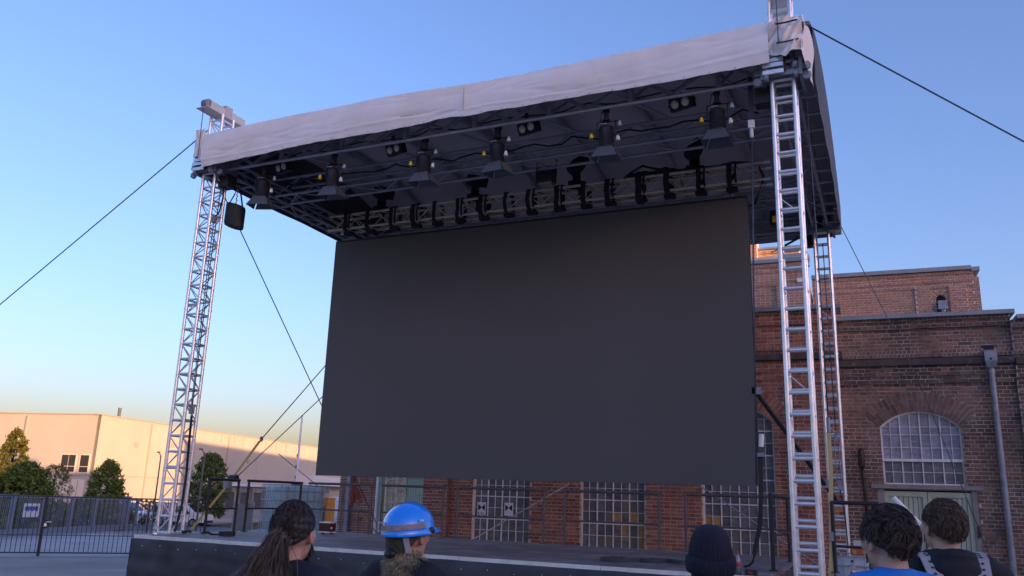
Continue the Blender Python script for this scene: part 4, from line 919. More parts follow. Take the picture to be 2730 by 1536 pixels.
t = thing('cable_hoist', 'yellow and black cable hoist under the roof right of the screen', 'hoist', (8.05, 4.3, 6.3)); MB().bx((-.1, -.08, 0), (.1, .08, .26)).build('housing', BLACK, t); MB().bx((-.06, -.09, .05), (.06, -.081, .16)).build('plate', YEL, t); MB().tube((0, 0, .26), (0, 0, .45), .012, 6).build('hook', STEEL, t)
t = thing('safety_vest_rope', 'red and white rope bundle hanging from the tower below the screen', 'rope', (.0, 4.6, 2.0))
rg = M('red_rope_cloth', (.34, .075, .045), .8, bump=.4, bs=40)
bm_ = MB(); bm_.ell((-.10, 0, -.25), (.07, .05, .2), 12, 8); bm_.ell((.0, .02, -.2), (.06, .05, .2), 12, 8, Matrix.Rotation(-.5, 3, 'Y')); bm_.build('bundle', rg, t); MB().path([(-.12, 0, .4), (-.08, 0, 0)], .02, 6).build('rope', rg, t); MB().path([(.1, 0, -.3), (0, 0, -.42), (-.05, 0, -.5)], .016, 6).build('shackle', STEEL, t); MB().path([(-.05, 0, -.4), (.35, .3, -.95)], .014, 6).build('strap', WEB_Y, t)
for lb, a, b in (('thin pale brace bar crossing behind the rear railing left of the papers', (2.9, 3.6, 1.05), (4.0, 5.6, 2.1)), ('thin pale brace bar crossing in front of the right lattice window', (6.0, 5.6, 2.4), (8.35, 5.6, .9))):
    a, b = Vector(a), Vector(b); o = MB().tube((0, 0, 0), b-a, .012, 6).build('brace_bar', ALU_D, None, tuple(a)); tag(o, lb, 'brace')
# ------------------------------------------------------------------ loose things on the stage
def strap_pile(lb, pts, w=.04, mat=None):
    c = Vector(pts[0]); o = MB().strip([Vector(p)-c for p in pts], w, (0, 0, 1), .007).build('webbing_strap', mat or M('dark_grey_webbing', (.04, .042, .055), .75), None, tuple(c)); tag(o, lb, 'strap')
def curl(x0, y0, n, dx, amp, ph=0, r=.0): return [(x0+dx*i+r*math.sin(i*.7), y0+amp*math.sin(i*.62+ph), HS+.024) for i in range(n)]
loop = [(6.62+.14*math.cos(a), -.12+.16*math.sin(a), HS+.024) for a in [i*2*PI/18 for i in range(17)]]
strap_pile('grey webbing strap lying in a loop near the front stage edge', loop+[(6.78, -.1, HS+.024), (6.86, -.02, HS+.024), (6.96, .03, HS+.024)]+[(6.98+.12*math.cos(a), .06+.1*math.sin(a), HS+.024) for a in [PI+i*.5 for i in range(11)]])
strap_pile('grey webbing strap snaking behind the beanie wearer', curl(7.05, .12, 16, .035, .09))
strap_pile('dark strap lying flat beside the left railing', [(.55+.05*i, .05+.03*math.sin(i), HS+.012+.012*math.sin(i*.9)) for i in range(9)], .03, WEB_B)
strap_pile('rolled dark strap on the stage near the left railing', [(1.04+(.03+.004*i)*math.cos(i*.6), .0+(.03+.004*i)*math.sin(i*.6), HS+.03) for i in range(26)], .05, WEB_B)
strap_pile('small heap of dark strap at the foot of the left tower', [(.34+.04*math.cos(i*.8)+.01*i, -.1+.05*math.sin(i*.8), HS+.02+.008*(i % 3)) for i in range(12)], .035, WEB_B)
o = MB().path([(7.99, .05, HS+.02), (8.03, .08, HS+.03), (8.07, .1, HS+.07), (8.09, .1, HS+.14), (8.10, .1, HS+.20)], .014, 6).build('rubber_strip', BLACKM); tag(o, 'curved black rubber strip standing up on the stage', 'strip')
t = thing('small_box', 'small dark box on the stage edge beside the cola bottle', 'box', (8.17, -.72, HS)); MB().bx((-.055, -.04, 0), (.055, .04, .045)).build('case', BLACK, t); MB().bx((-.02, -.043, .005), (.02, -.0405, .035)).build('label_plate', M('dark_red_label', (.2, .03, .03), .5), t)
def bottle(lb, x, y, z, h, capm, labelm, fill=None, body=None):
    t = thing('bottle', lb, 'bottle', (x, y, z)); s = h/.24; r = .033*s
    MB().lathe([(r*.85, 0), (r, .01*s), (r, .06*s), (r*.92, .085*s), (r, .11*s), (r, .135*s), (r*.72, .175*s), (r*.42, .205*s), (r*.38, .22*s)], 16).build('body', body or M('clear_plastic', (.72, .78, .84), .08, trans=.85), t)
    MB().lathe([(r*.48, .218*s), (r*.48, .24*s)], 12).build('cap', capm, t); MB().lathe([(r*1.012, .088*s), (r*1.012, .128*s)], 16).build('label', labelm, t)
    if fill: MB().lathe([(r*.8, .006*s), (r*.93, .012*s), (r*.93, .075*s)], 16).build('drink', fill, t)
REDP = M('red_plastic', (.5, .02, .02), .4); COLA = M('cola', (.025, .008, .005), .2)
bottle('cola bottle with red cap and red label standing on the stage edge', 8.05, -.72, HS, .205, REDP, M('red_label', (.55, .03, .03), .4, wear=(.8, .75, .75), ws=30, wt=.58), COLA)
bottle('clear water bottle with pink cap beside the left tower', .37, -.62, HS, .185, M('pink_plastic', (.6, .2, .2), .4), M('pale_label', (.5, .55, .7), .5, wear=(.7, .1, .1), ws=40, wt=.6))
# ------------------------------------------------------------------ caged tanks
def ibc(lb, x, y, z, rz, tint, grp='caged liquid tanks'):
    t = thing('caged_tank', lb, 'tank', (x, y, z), rz, group=grp); hw, hd, H = .6, .5, 1.14
    b = MB(); n = 20
    pr = [(.0, .0), (.96, .01), (1, .04), (1, .55), (.985, .62), (1, .7), (1, .92), (.93, .97), (.3, .985)]
    ring = []
    for i in range(32):
        a = 2*PI*i/32; c, s_ = math.cos(a), math.sin(a); k = 1/max(abs(c)**8+abs(s_)**8, 1e-9)**(1/8); ring.append((c*k*(hw-.03), s_*k*(hd-.03)))
    for f, u in pr: b.v += [(px*max(f, .02), py*max(f, .02), .15+u*.98) for px, py in ring]
    for a in range(len(pr)-1):
        for i in range(32): j = (i+1) % 32; b.f.append((a*32+i, a*32+j, (a+1)*32+j, (a+1)*32+i)); b.sm.append(True)
    b.f.append(tuple((len(pr)-1)*32+i for i in range(32))); b.sm.append(False)
    b.build('tank', tint, t); MB().lathe([(.1, 1.11), (.1, 1.16)], 16).build('lid', BLACK, t)
    p = MB()
    for yy in (-.45, 0, .45): p.bx((-hw, yy-.05, 0), (hw, yy+.05, .04))
    for xx in (-.5, 0, .5): p.bx((xx-.06, -hd, .04), (xx+.06, hd, .13))
    p.build('pallet', STEEL, t)
    tb = {}
    for i in range(9):
        x_ = -hw+2*hw*i/8
        for yy in (-hd, hd): MB().tube((x_, yy, .13), (x_, yy, 1.13), .009, 6).build('cage_bar', ALU_D, t)
    for i in range(1, 7):
        y_ = -hd+2*hd*i/7
        for xx in (-hw, hw): MB().tube((xx, y_, .13), (xx, y_, 1.13), .009, 6).build('cage_bar', ALU_D, t)
    for z_ in (.16, .36, .58, .80, 1.0, 1.13):
        m = MB()
        for yy in (-hd-.01, hd+.01): m.tube((-hw, yy, z_), (hw, yy, z_), .010, 6)
        for xx in (-hw-.01, hw+.01): m.tube((xx, -hd, z_), (xx, hd, z_), .010, 6)
        m.build('cage_ring', ALU_D, t)
TANKB = M('tank_blue_white', (.40, .55, .62), .35, var=.12, vs=3, trans=.15); TANKW = M('tank_grey_white', (.5, .54, .6), .4, var=.1, vs=3)
_d = Vector((-.755, .656)); _b = Vector((CAMPOS.x, CAMPOS.y))+Vector((-.6186, .7857))*19.6
ibc('bluish caged tank on top of another one, behind the left railing', _b.x, _b.y, .80, .95, TANKB); ibc('bluish caged tank underneath, carrying the upper tank behind the left railing', _b.x, _b.y, -.36, .95, TANKB)
ibc('greyish caged tank beside the thin rear ladder tower', 9.16, 5.22, 0., .03, TANKW)
t = thing('dynamometer', 'small orange-red device with grey display on the right caged tank', 'device', (8.96, 4.86, 1.16)); o_ = M('orange_red_plastic', (.45, .09, .03), .45)
MB().bx((-.13, -.05, 0), (.13, .05, .09)).build('case', o_, t); MB().box((0, -.02, .15), (.16, .03, .11), R=Matrix.Rotation(-.3, 3, 'X')).build('display', M('grey_display', (.45, .48, .44), .4), t)
for s in (-.07, .07): MB().tube((s, -.052, .04), (s, -.062, .04), .03, 12).build('dial', M('brass_dial', (.5, .33, .15), .4, .4), t)
bottle('cola bottle with dark cap in front of the right caged tank', 8.98, 1.6, 1.02, .235, COLA, M('red_white_label', (.6, .12, .1), .4, wear=(.8, .78, .78), ws=30, wt=.5))
t = thing('plank_table', 'plank on a trestle carrying the bottle near the ladder tower', 'table', (9.0, 1.65, 0)); MB().bx((-.15, -.2, .98), (.5, .2, 1.02)).build('plank', ALU_D, t)
for a in (-.1, .45): MB().bx((a-.02, -.15, 0), (a+.02, .15, .98)).build('leg', ALU_D, t)
t = thing('white_pole', 'white tube leaning between the two people on the right', 'pole', (9.52, -2.9, 0)); MB().tube((9.45, -2.95, 1.92), (10.1, -2.7, 1.18), .02, 10).build('tube', WHITE, t, world=True); MB().tube((9.50, -2.9, 1.60), (9.75, -2.85, 1.36), .018, 10).build('lower_tube', WHITE, t, world=True); MB().bx((10.05, -2.75, 0), (10.13, -2.65, 1.2)).build('post', WHITE, t, world=True)
# ------------------------------------------------------------------ things behind the left railing
t = thing('flight_case', 'dark red flight case with silver edges on the stage', 'case', (1.47, 1.72, HS)); MB().bx((-.1, -.08, .03), (.1, .08, .17)).build('case', M('case_dark_red', (.055, .01, .012), .5), t)
for z in (.03, .17): MB().bx((-.105, -.085, z-.008), (.105, .085, z+.008)).build('edge_trim', ALU, t)
for a in (-.08, .08): MB().bx((a-.015, -.02, 0), (a+.015, .02, .03)).build('foot', BLACK, t)
for s in (-.11, .11): MB().ell((s, -.05, .09), (.015, .015, .02), 8, 6).build('corner_ball', ALU, t)
# ------------------------------------------------------------------ far background
AZ = math.radians(-13.5); FP = Vector((-67.49, 54.66, 0)); FU = Vector((math.sin(AZ), math.cos(AZ), 0)); FV = Vector((-math.cos(AZ), math.sin(AZ), 0)); FNR = Vector((FU.y, -FU.x, 0)); FNL = -FU
def far_building():
    g0 = -2.6
    t = thing('warehouse', 'large pale warehouse in golden sunlight behind the gate', 'building', (FP.x, FP.y, g0)); wm = M('warehouse_render', (.46, .42, .365), .8, var=.06, vs=.25, wear=(.46, .41, .35), ws=.35, wt=.6)
    RL = Matrix((FV, -FNL, Vector((0, 0, 1)))).transposed(); RR = Matrix((FU, -FNR, Vector((0, 0, 1)))).transposed()
    top = 8.9; L1 = 45; L2 = 130
    def slab(P0, dirv, nrm, a, b, z0, z1, d0, d1, m, nm, par=t):
        v = []
        for s in (a, b): v += [P0+dirv*s+nrm*d0+Vector((0, 0, z0)), P0+dirv*s+nrm*d1+Vector((0, 0, z0)), P0+dirv*s+nrm*d1+Vector((0, 0, z1)), P0+dirv*s+nrm*d0+Vector((0, 0, z1))]
        return MB().add(v, [(3, 2, 1, 0), (4, 5, 6, 7), (0, 1, 5, 4), (1, 2, 6, 5), (2, 3, 7, 6), (3, 0, 4, 7)]).build(nm, m, par, world=True)
    # panels with joints
    for i in range(5): slab(FP, FV, FNL, i*9+.01, i*9+8.98, g0, top, -.4, 0, wm, 'wall_panel')
    for i in range(14): slab(FP, FU, FNR, i*9+.01 if i else .0, i*9+8.98, g0, top if i < 7 else 8.2, -.4, 0, wm, 'wall_panel')
    slab(FP, FU, FNR, -.2, 63, top, top+.12, -.6, .12, M('warehouse_edge', (.4, .33, .28), .6), 'roof_edge'); slab(FP, FV, FNL, .1, 45, top, top+.12, -.6, .12, MATS['warehouse_edge'], 'roof_edge')
    core = MB(); q = [FP+FU*.5+FV*.5, FP+FU*124+FV*.5, FP+FU*124+FV*44, FP+FU*.5+FV*44]; core.add([(p.x, p.y, z) for z in (g0, 8.1) for p in q], [(0, 1, 2, 3), (7, 6, 5, 4)]+[(i, 4+i, 4+(i+1) % 4, (i+1) % 4) for i in range(4)]); core.build('core', wm, t, world=True)
    wg = M('far_glass', (.03, .035, .05), .1, spec=.8); fm = M('far_frame', (.62, .55, .45), .6)
    for a, b in ((2.2, 4.1), (.6, 1.9)):
        wn = slab(FP, FV, FNL, a, b, 2.72, 4.75, .0, .06, fm, 'window'); n = 2 if b-a > 1.5 else 1; w_ = (b-a-.3)/n
        for k in range(n):
            for z0, z1 in ((2.85, 3.4), (3.46, 4.62)): slab(FP, FV, FNL, a+.12+k*(w_+.06), a+.12+k*(w_+.06)+w_, z0, z1, .062, .075, wg, 'pane', wn)
    slab(FP, FV, FNL, .02, 14, 2.48, 2.6, .0, .08, MATS['warehouse_edge'], 'string_course'); slab(FP, FU, FNR, .05, 19, 2.55, 2.65, .0, .05, MATS['warehouse_edge'], 'string_course')
    for a in (.9, 2.7, 4.5): 
        d = slab(FP, FV, FNL, a, a+1.5, g0+.2, 2.1, .0, .05, M('far_gate', (.72, .62, .5), .7), 'roller_gate'); slab(FP, FV, FNL, a+.7, a+.78, g0+.3, 2.0, .051, .07, MATS['warehouse_edge'], 'gate_rib', d)
    for k, s in enumerate((25, 28.5, 31, 34.5, 38, 41.5, 45)): slab(FP, FU, FNR, s, s+.12, 7.7, 8.7, .0, .05, MATS['warehouse_edge'], 'seam_cover')
    for s in (9.0, 18.0, 27.0): slab(FP, FU, FNR, s-.09, s+.09, g0, 8.7, .0, .16, MATS['warehouse_edge'], 'rain_pipe')
    for s, z in ((6.2, 5.9), (13.5, 6.4), (22.5, 5.4), (33, 5.2)): slab(FP, FU, FNR, s, s+.7, z, z+.5, .0, .12, M('vent_grey', (.35, .34, .33), .7), 'vent')
    for s in (9.0, 18.0): slab(FP, FV, FNL, s-.09, s+.09, g0, 8.7, .0, .16, MATS['warehouse_edge'], 'rain_pipe')
    # loading docks with grey curtains
    dk = M('dock_grey', (.07, .07, .075), .8); cu = M('dock_curtain', (.2, .2, .21), .85, var=.3, vs=.8)
    slab(FP, FU, FNR, 22, 60, 1.95, 2.3, .0, .9, M('dock_canopy', (.55, .56, .6), .6), 'dock_fascia')
    for k in range(9):
        s = 23+k*4; d = slab(FP, FU, FNR, s, s+3.2, -1.0, 1.9, .05, .12, dk, 'dock_door'); slab(FP, FU, FNR, s-.3, s+.2, -1.0, 1.94, .13, .5, cu, 'dock_pad', d); slab(FP, FU, FNR, s+.3, s+3, 1.1, 1.94, .2, .35, cu, 'dock_curtain', d)
    st = M('loading_strip', (.28, .26, .28), .8); slab(FP, FU, FNR, 20, 64, g0, -1.0, 0.1, 1.4, st, 'dock_plinth')
    slab(FP, FU, FNR, 50.5, 75, 2.5, 4.0, .0, 2.6, M('canopy_white', (.62, .63, .66), .6), 'dock_canopy')
    o = thing('metal_chimney', 'slim metal flue on the warehouse roof', 'chimney', FP+FU*4.5-FNR*1.2+Vector((0, 0, 8.7))); MB().lathe([(.18, 0), (.18, 1.35), (.22, 1.36), (.22, 1.45)], 12).build('flue', STEEL, o)
far_building()
def lamp(lb, x, y, h, az, zb=None):
    z = gz(x, y) if zb is None else zb; t = thing('street_lamp', lb, 'street lamp', (x, y, z), az, group='street lamps by the warehouse'); mt = M('lamp_post_grey', (.1, .1, .11), .5, .3)
    MB().tube((0, 0, 0), (0, 0, h), .07, 8, .045).build('post', mt, t); MB().path([(0, 0, h-.3), (.25, 0, h-.02), (.9, 0, h+.18), (1.5, 0, h+.28)], .04, 6).build('arm', mt, t); MB().box((1.75, 0, h+.3), (.75, .16, .09)).build('lamp_head', mt, t)
lamp('grey street lamp with curved arm in front of the sunlit wall', -41.4, 38.8, 5.2, 2.5); lamp('grey street lamp with curved arm behind the left tower and the round tree', -32.3, 33.9, 5.0, 2.5)
t = thing('flag_pole', 'white banded flag pole left of the screen', 'pole', (-18.4, 26.1, gz(-18.4, 26.1))); MB().tube((0, 0, 0), (0, 0, 6.3), .07, 10, .05).build('pole', WHITE, t)
for k in range(6): MB().bx((-.06, -.075, 1.4+k*.55), (-.02, -.045, 1.55+k*.55)).build('rung_hole', BLACK, t)
MB().tube((-1.3, 0, 4.3), (1.6, 0, 2.6), .02, 6).build('halyard', ROPE, t)
# ------------------------------------------------------------------ trees
BARK = M('bark', (.06, .045, .035), .9, bump=.4)
def tree(lb, x, y, h, r, leafm, n, zlow=.5, seed=1, lean=0., taper=.5, leaf=.16, grp='trees by the warehouse', z=None):
    rr = random.Random(seed); z = gz(x, y) if z is None else z; t = thing('tree', lb, 'tree', (x, y, z), group=grp)
    tr = MB().path([(0, 0, 0), (.03, .02, h*.3), (lean*.4, 0, h*.6), (lean, 0, h*.93)], lambda u: .03*h*(1-.85*u)+.012, 8)
    tips = []
    for i in range(16):
        z0 = h*rr.uniform(.22, .8); a = rr.uniform(0, 2*PI); L = r*rr.uniform(.5, .95)*(1-.45*(z0/h)); e = Vector((L*math.cos(a), L*math.sin(a), z0+rr.uniform(.1, .5)*h*.35)); tr.path([(lean*z0/h, 0, z0), (e.x*.5, e.y*.5, (z0+e.z)/2+.05), tuple(e)], lambda u: .012*h*.5*(1-.8*u)+.006, 5)
    tr.build('trunk', BARK, t)
    def rad(f):                                # crown profile
        return r*max(0., 1-abs(2*f-.85)**2.6/1.5)**.7*(1-taper*f*.45)
    cr = MB(); clumps = []
    for i in range(int(n/15)):
        f = rr.random(); a = rr.uniform(0, 2*PI); R = rad(f)*math.sqrt(rr.uniform(.25, 1.05)); clumps.append((lean*f+R*math.cos(a), R*math.sin(a), h*(zlow/h+(1-zlow/h)*f), rr.uniform(.16, .34)*r*.55))
    for (cx, cy, cz, cr_) in clumps:
        for k in range(26):
            d = Vector((rr.gauss(0, 1), rr.gauss(0, 1), rr.gauss(0, .8))); d.normalize(); d *= cr_*rr.uniform(.4, 1.15); p = Vector((cx, cy, cz))+d; s = leaf*rr.uniform(.6, 1.3)
            u = Vector((rr.gauss(0, 1), rr.gauss(0, 1), rr.gauss(0, 1))).normalized(); v = u.cross(Vector((rr.gauss(0, 1), rr.gauss(0, 1), rr.gauss(0, 1)))).normalized()
            cr.add([p-u*s*.6, p-v*s*.32, p+u*s*.6, p+v*s*.32], [(0, 1, 2, 3)])
    cr.build('crown', leafm, t)
LF_D = M('leaf_dark_green', (.07, .115, .035), .7, island=.6, spec=.25); LF_M = M('leaf_green', (.09, .14, .032), .7, island=.55, spec=.25); LF_Y = M('leaf_yellow', (.50, .40, .05), .75, island=.5, spec=.2); LF_L = M('leaf_loose', (.12, .14, .05), .75, island=.5, spec=.2)
tree('dark green round tree at the left picture edge', -37.2, 20.4, 4.9, 2.1, LF_D, 11000, seed=3, taper=.5); tree('dense green bush beside the dark tree on the left', -35.6, 23.7, 3.6, 1.75, LF_M, 8000, seed=4, zlow=.2)
tree('yellowish tree with upright crown behind the green bush', -40.2, 26.0, 5.9, 1.15, LF_Y, 5200, zlow=1.6, seed=5, taper=.7, leaf=.13); tree('loose pale shrub in front of the warehouse corner', -38.2, 27.6, 3.9, 1.2, LF_L, 1500, zlow=1.0, seed=8, leaf=.10)
tree('compact green tree in front of the sunlit warehouse wall', -47.5, 39.5, 4.75, 1.75, LF_M, 6500, zlow=.6, seed=6, taper=.9); tree('rounded green tree right of the left tower', -40.2, 42.9, 5.6, 1.75, LF_D, 6500, zlow=.8, seed=7)
tree('small bush by the fence end', -31.0, 28.6, 1.9, .6, LF_L, 500, zlow=.6, seed=9, leaf=.1)
for i, (x, y, s) in enumerate(((-33.5, 22.0, 1.7), (-35.6, 25.6, 1.6), (-37.3, 29.2, 1.7), (-39.0, 33.0, 1.5))): tree(ORD[i]+' low bush from the left behind the sliding gate', x, y, s, 1.6, LF_L if i % 2 else LF_M, 2200, zlow=.1, seed=20+i, grp='bushes behind the sliding gate')
# ------------------------------------------------------------------ gates and fence
GATE = M('gate_blue_grey', (.17, .21, .28), .5, .2, var=.1); THIN = M('thin_bar_black', (.03, .034, .048), .5, .2)
def slide_gate():
    A = Vector((-25.6, 14.6, 0)); B = Vector((-32.9, 28.4, 0)); d = (B-A); L = d.length; d.normalize(); zA, zB = gz(A.x, A.y), gz(B.x, B.y)
    t = thing('sliding_gate', 'heavy blue grey sliding gate with vertical bars', 'gate', tuple(A+Vector((0, 0, zA)))); ang = math.atan2(d.y, d.x); R = Matrix.Rotation(ang, 3, 'Z')
    def P(s, z): p = A+d*s; return p+Vector((0, 0, zA+(zB-zA)*s/L+z))
    tilt = math.atan2(zB-zA, L); RT = Matrix.Rotation(ang, 3, 'Z') @ Matrix.Rotation(-tilt, 3, 'Y')
    MB().box(P(L/2-1, 1.83), (L+8, .1, .12), R=RT).build('top_beam', GATE, t, world=True); MB().box(P(L/2-1, .22), (L+8, .14, .3), R=RT).build('bottom_beam', GATE, t, world=True)
    for s in (-3.2, -.4, 2.6, 5.6, 8.6, 11.6, L-.1): MB().box(P(s, 1.02), (.22, .12, 1.5), R=RT).build('post', GATE, t, world=True)
    bar = MB().box((0, 0, 0), (.018, .018, 1.42)).mesh('bar', GATE); n = int((L+6)/.16)
    for i in range(n):
        o = link('bar', bar, t); m = RT.to_4x4(); m.translation = P(-5+i*.16, 1.06)-world_loc(t); o.matrix_local = m
    # sign with illegible blue print
    s0 = 3.5
    sg = thing('gate_sign', 'white sign with blue print hanging on the sliding gate', 'sign', tuple(P(s0+.7, .9))); MB().box(P(s0+.7, 1.2)+Vector((.07, .04, 0)), (1.5, .01, .62), R=RT).build('board', M('sign_white', (.6, .63, .68), .6), sg, world=True)
    for k in range(9): MB().box(P(s0+.12+k*.14, 1.28+.015*math.sin(k*2.3))+Vector((.085, .045, 0)), (.10, .006, .17+.03*(k % 3)), R=RT).build('printed_block', M('sign_blue', (.02, .05, .3), .6), sg, world=True)
    p = thing('gate_post', 'massive gate post with orange lamp at the end of the sliding gate', 'gate post', tuple(P(L+.5, 0))); MB().box((0, 0, .98), (.34, .34, 1.96), rz=ang).build('post', GATE, p); MB().box((0, 0, 1.99), (.42, .42, .06), rz=ang).build('cap', GATE, p); MB().lathe([(.06, 2.02), (.06, 2.2), (.03, 2.24)], 10).build('warning_lamp', M('orange_lamp', (.45, .13, .02), .3), p)
    return A, d, L
slide_gate()
def thin_fence():
    A = Vector((-16.6, 7.4, 0)); B = Vector((-11.2, 12.4, 0)); d = B-A; L = d.length; d.normalize(); ang = math.atan2(d.y, d.x); mid = .52
    for k, (a, b, lb) in enumerate(((-3.0, L*.36, 'left leaf of the thin barred black gate at the picture edge'), (L*.36+.03, L, 'right leaf of the thin barred black gate beside the stage'))):
        P0 = A+d*a; P1 = A+d*b; z0, z1 = gz(P0.x, P0.y), gz(P1.x, P1.y); t = thing('bar_gate', lb, 'gate', (P0.x, P0.y, z0), group='thin barred gate leaves'); LL = (b-a); tilt = math.atan2(z1-z0, LL); R = Matrix.Rotation(ang, 3, 'Z') @ Matrix.Rotation(-tilt, 3, 'Y')
        def P(s, z): return P0+d*s+Vector((0, 0, z0+(z1-z0)*s/LL+z))
        for z in (.10, 1.78, .62): MB().box(P(LL/2, z), (LL, .035, .04 if z != .62 else .02), R=R).build('rail', THIN, t, world=True)
        bar = MB().box((0, 0, 0), (.018, .018, 1.7)).mesh('bar', THIN)
        for i in range(int(LL/.135)+1): o = link('bar', bar, t); m = R.to_4x4(); m.translation = P(.02+i*.135, .94)-world_loc(t); o.matrix_local = m
        for s in ((.0 if k else LL),): MB().box(P(s, .9), (.06, .06, 1.85), R=R).build('stile', THIN, t, world=True)
        if k == 1: MB().box(P(.08, .95)+Vector((.02, -.06, 0)), (.16, .08, .26), R=R).build('lock_case', BLACK, t, world=True); MB().box(P(.12, .93)+Vector((.04, -.11, 0)), (.07, .01, .09), R=R).build('lock_plate', ALU, t, world=True); MB().box(P(.2, 1.02)+Vector((.06, -.12, 0)), (.16, .02, .02), R=R).build('handle', ALU, t, world=True)
thin_fence()
def side_fence():
    A = Vector((-32.0, 28.6, 0)); B = Vector((-28.2, 27.6, 0)); d = (B-A); L = d.length; d.normalize(); z = gz(A.x, A.y); t = thing('side_fence', 'short dark fence with slanted brace between gate post and left tower', 'fence', (A.x, A.y, z)); ang = math.atan2(d.y, d.x)
    for zz in (.4, 1.75): MB().box(A+d*(L/2)+Vector((0, 0, z+zz)), (L, .05, .06), rz=ang).build('rail', GATE, t, world=True)
    for i in range(7): MB().box(A+d*(L*i/6)+Vector((0, 0, z+.9)), (.05, .05, 1.75) if i not in (0, 6) else (.14, .14, 2.0), rz=ang).build('post', GATE, t, world=True)
    MB().tube(A+Vector((0, 0, z+1.7)), B+Vector((0, 0, z+.7)), .04, 6).build('brace', GATE, t, world=True)
side_fence()
# wire mesh fence panel behind the railing
t = thing('mesh_panel', 'grey mesh covered fence panel behind the left railing', 'fence panel', (-21.8, 26.3, gz(-21.8, 26.3)), .45); MB().bx((-.5, -.02, .1), (.5, .02, 1.75)).build('mesh_cover', M('grey_mesh', (.14, .15, .155), .8, var=.2, vs=3), t)
for s in (-.52, .52): MB().tube((s, 0, 0), (s, 0, 1.85), .03, 8).build('post', STEEL, t)
# ------------------------------------------------------------------ vehicles
CARW = M('car_white', (.55, .58, .63), .25, 0, coat=.6, var=.02, vs=1); CARG = M('car_glass', (.02, .03, .035), .06, spec=.8); TYRE = M('tyre', (.012, .012, .013), .8); RIM = M('rim', (.3, .31, .33), .3, .8); DECAL = M('decal_red', (.5, .05, .045), .5)
def van(lb, x, y, rz, prof, Wd, glass, wheels, z=None, decal=None, grp='white vehicles on the road'):
    z = gz(x, y) if z is None else z; t = thing('van', lb, 'van', (x, y, z), rz, group=grp); n = len(prof); b = MB(); hw = Wd/2
    secs = [(-1, .93), (-.92, 1.0), (.92, 1.0), (1, .93)]
    for s, k in secs: b.v += [(px, s*hw*(1-.10*max(0, (pz-1.0))), .32+(pz-.32)*(k if pz > .5 else 1)) for px, pz in prof]
    for a in range(3):
        for i in range(n): j = (i+1) % n; b.f.append((a*n+i, a*n+j, (a+1)*n+j, (a+1)*n+i)); b.sm.append(False)
    b.f.append(tuple(range(n))); b.f.append(tuple(3*n+i for i in range(n))[::-1]); b.sm += [False, False]; b.build('body', CARW, t)
    for k, poly in enumerate(glass):
        for s in ((-1, 1) if k < 2 else (0,)):
            if s: 
                v = [(px, s*(hw*(1-.10*max(0, pz-1.0))+.004), pz) for px, pz in poly]; v += [(a, b_-s*.01, c) for a, b_, c in v]; m = len(poly); MB().add(v, [tuple(range(m)), tuple(range(m, 2*m))[::-1]]+[(i, m+i, m+(i+1) % m, (i+1) % m) for i in range(m)]).build('side_window', CARG, t)
            else:
                (ax, az), (bx_, bz) = poly; v = [(ax+.012, -hw*.82, az+.012), (ax+.012, hw*.82, az+.012), (bx_+.012, hw*.74, bz+.012), (bx_+.012, -hw*.74, bz+.012)]; MB().add(v, [(0, 1, 2, 3)]).build('windscreen', CARG, t)
    for wx in wheels:
        for s in (-1, 1):
            w = MB().tube((wx, s*(hw-.2), .32), (wx, s*(hw+.005), .32), .32, 20).build('wheel', TYRE, t); MB().tube((wx, s*(hw+.006), .32), (wx, s*(hw+.012), .32), .2, 16).build('rim', RIM, w)
    fx = max(p[0] for p in prof)
    for s in (-1, 1): MB().ell((fx-.12, s*hw*.78, .78), (.12, .14, .10), 10, 8).build('headlight', M('headlight', (.6, .63, .66), .15), t); MB().box((prof[3][0]+.1 if 0 else fx-1.25, s*(hw+.1), 1.05), (.12, .16, .16)).build('mirror', BLACK, t)
    MB().bx((fx-.03, -hw*.8, .3), (fx+.03, hw*.8, .5)).build('bumper', BLACK, t)
    if decal:
        for (a, b_, z0, z1, sl) in decal:
            for s in (-1, 1):
                v = [(a, s*(hw+.006), z0), (b_, s*(hw+.006), z0), (b_+sl, s*(hw+.006), z1), (a+sl, s*(hw+.006), z1)]; MB().add(v, [(0, 1, 2, 3)]).build('red_stripe', DECAL, t)
pv = [(-2.2, .35), (-2.25, .9), (-2.15, 1.62), (-1.9, 1.72), (.35, 1.72), (.6, 1.66), (1.35, 1.08), (1.95, .92), (2.1, .75), (2.12, .35)]
gl = [[(-.2, 1.05), (.95, 1.05), (.5, 1.5), (-.2, 1.52)], [(-2.0, 1.08), (-1.5, 1.08), (-1.5, 1.4), (-2.0, 1.4)], [(1.35, 1.08), (.6, 1.64)]]
dc = [(-1.3, -1.05, .5, 1.5, .25), (-.9, -.6, .6, 1.2, .2), (-1.3, -.7, .45, .6, 0)]
van('white van with red stripes, nose to the right, beyond the left railing', -40.6, 41.0, .28, pv, 1.75, gl, (-1.35, 1.3), decal=dc)
van('white van with red stripes behind the gate post, left of the other van', -46.6, 40.6, .28, pv, 1.75, gl, (-1.35, 1.3), decal=dc)
bv = [(-2.6, .35), (-2.65, 1.3), (-2.55, 2.05), (-2.3, 2.15), (1.0, 2.15), (1.3, 2.05), (2.0, 1.25), (2.4, 1.1), (2.5, .8), (2.5, .35)]
van('white van seen from behind between the blue tank and the brick annex', -13.6, 24.2, 2.1, bv, 1.9, [[(.2, 1.3), (1.5, 1.3), (1.1, 1.85), (.2, 1.85)], [(-2.0, 1.3), (-1.0, 1.3), (-1.0, 1.8), (-2.0, 1.8)], [(2.0, 1.25), (1.3, 2.03)]], (-1.6, 1.6), grp=None)
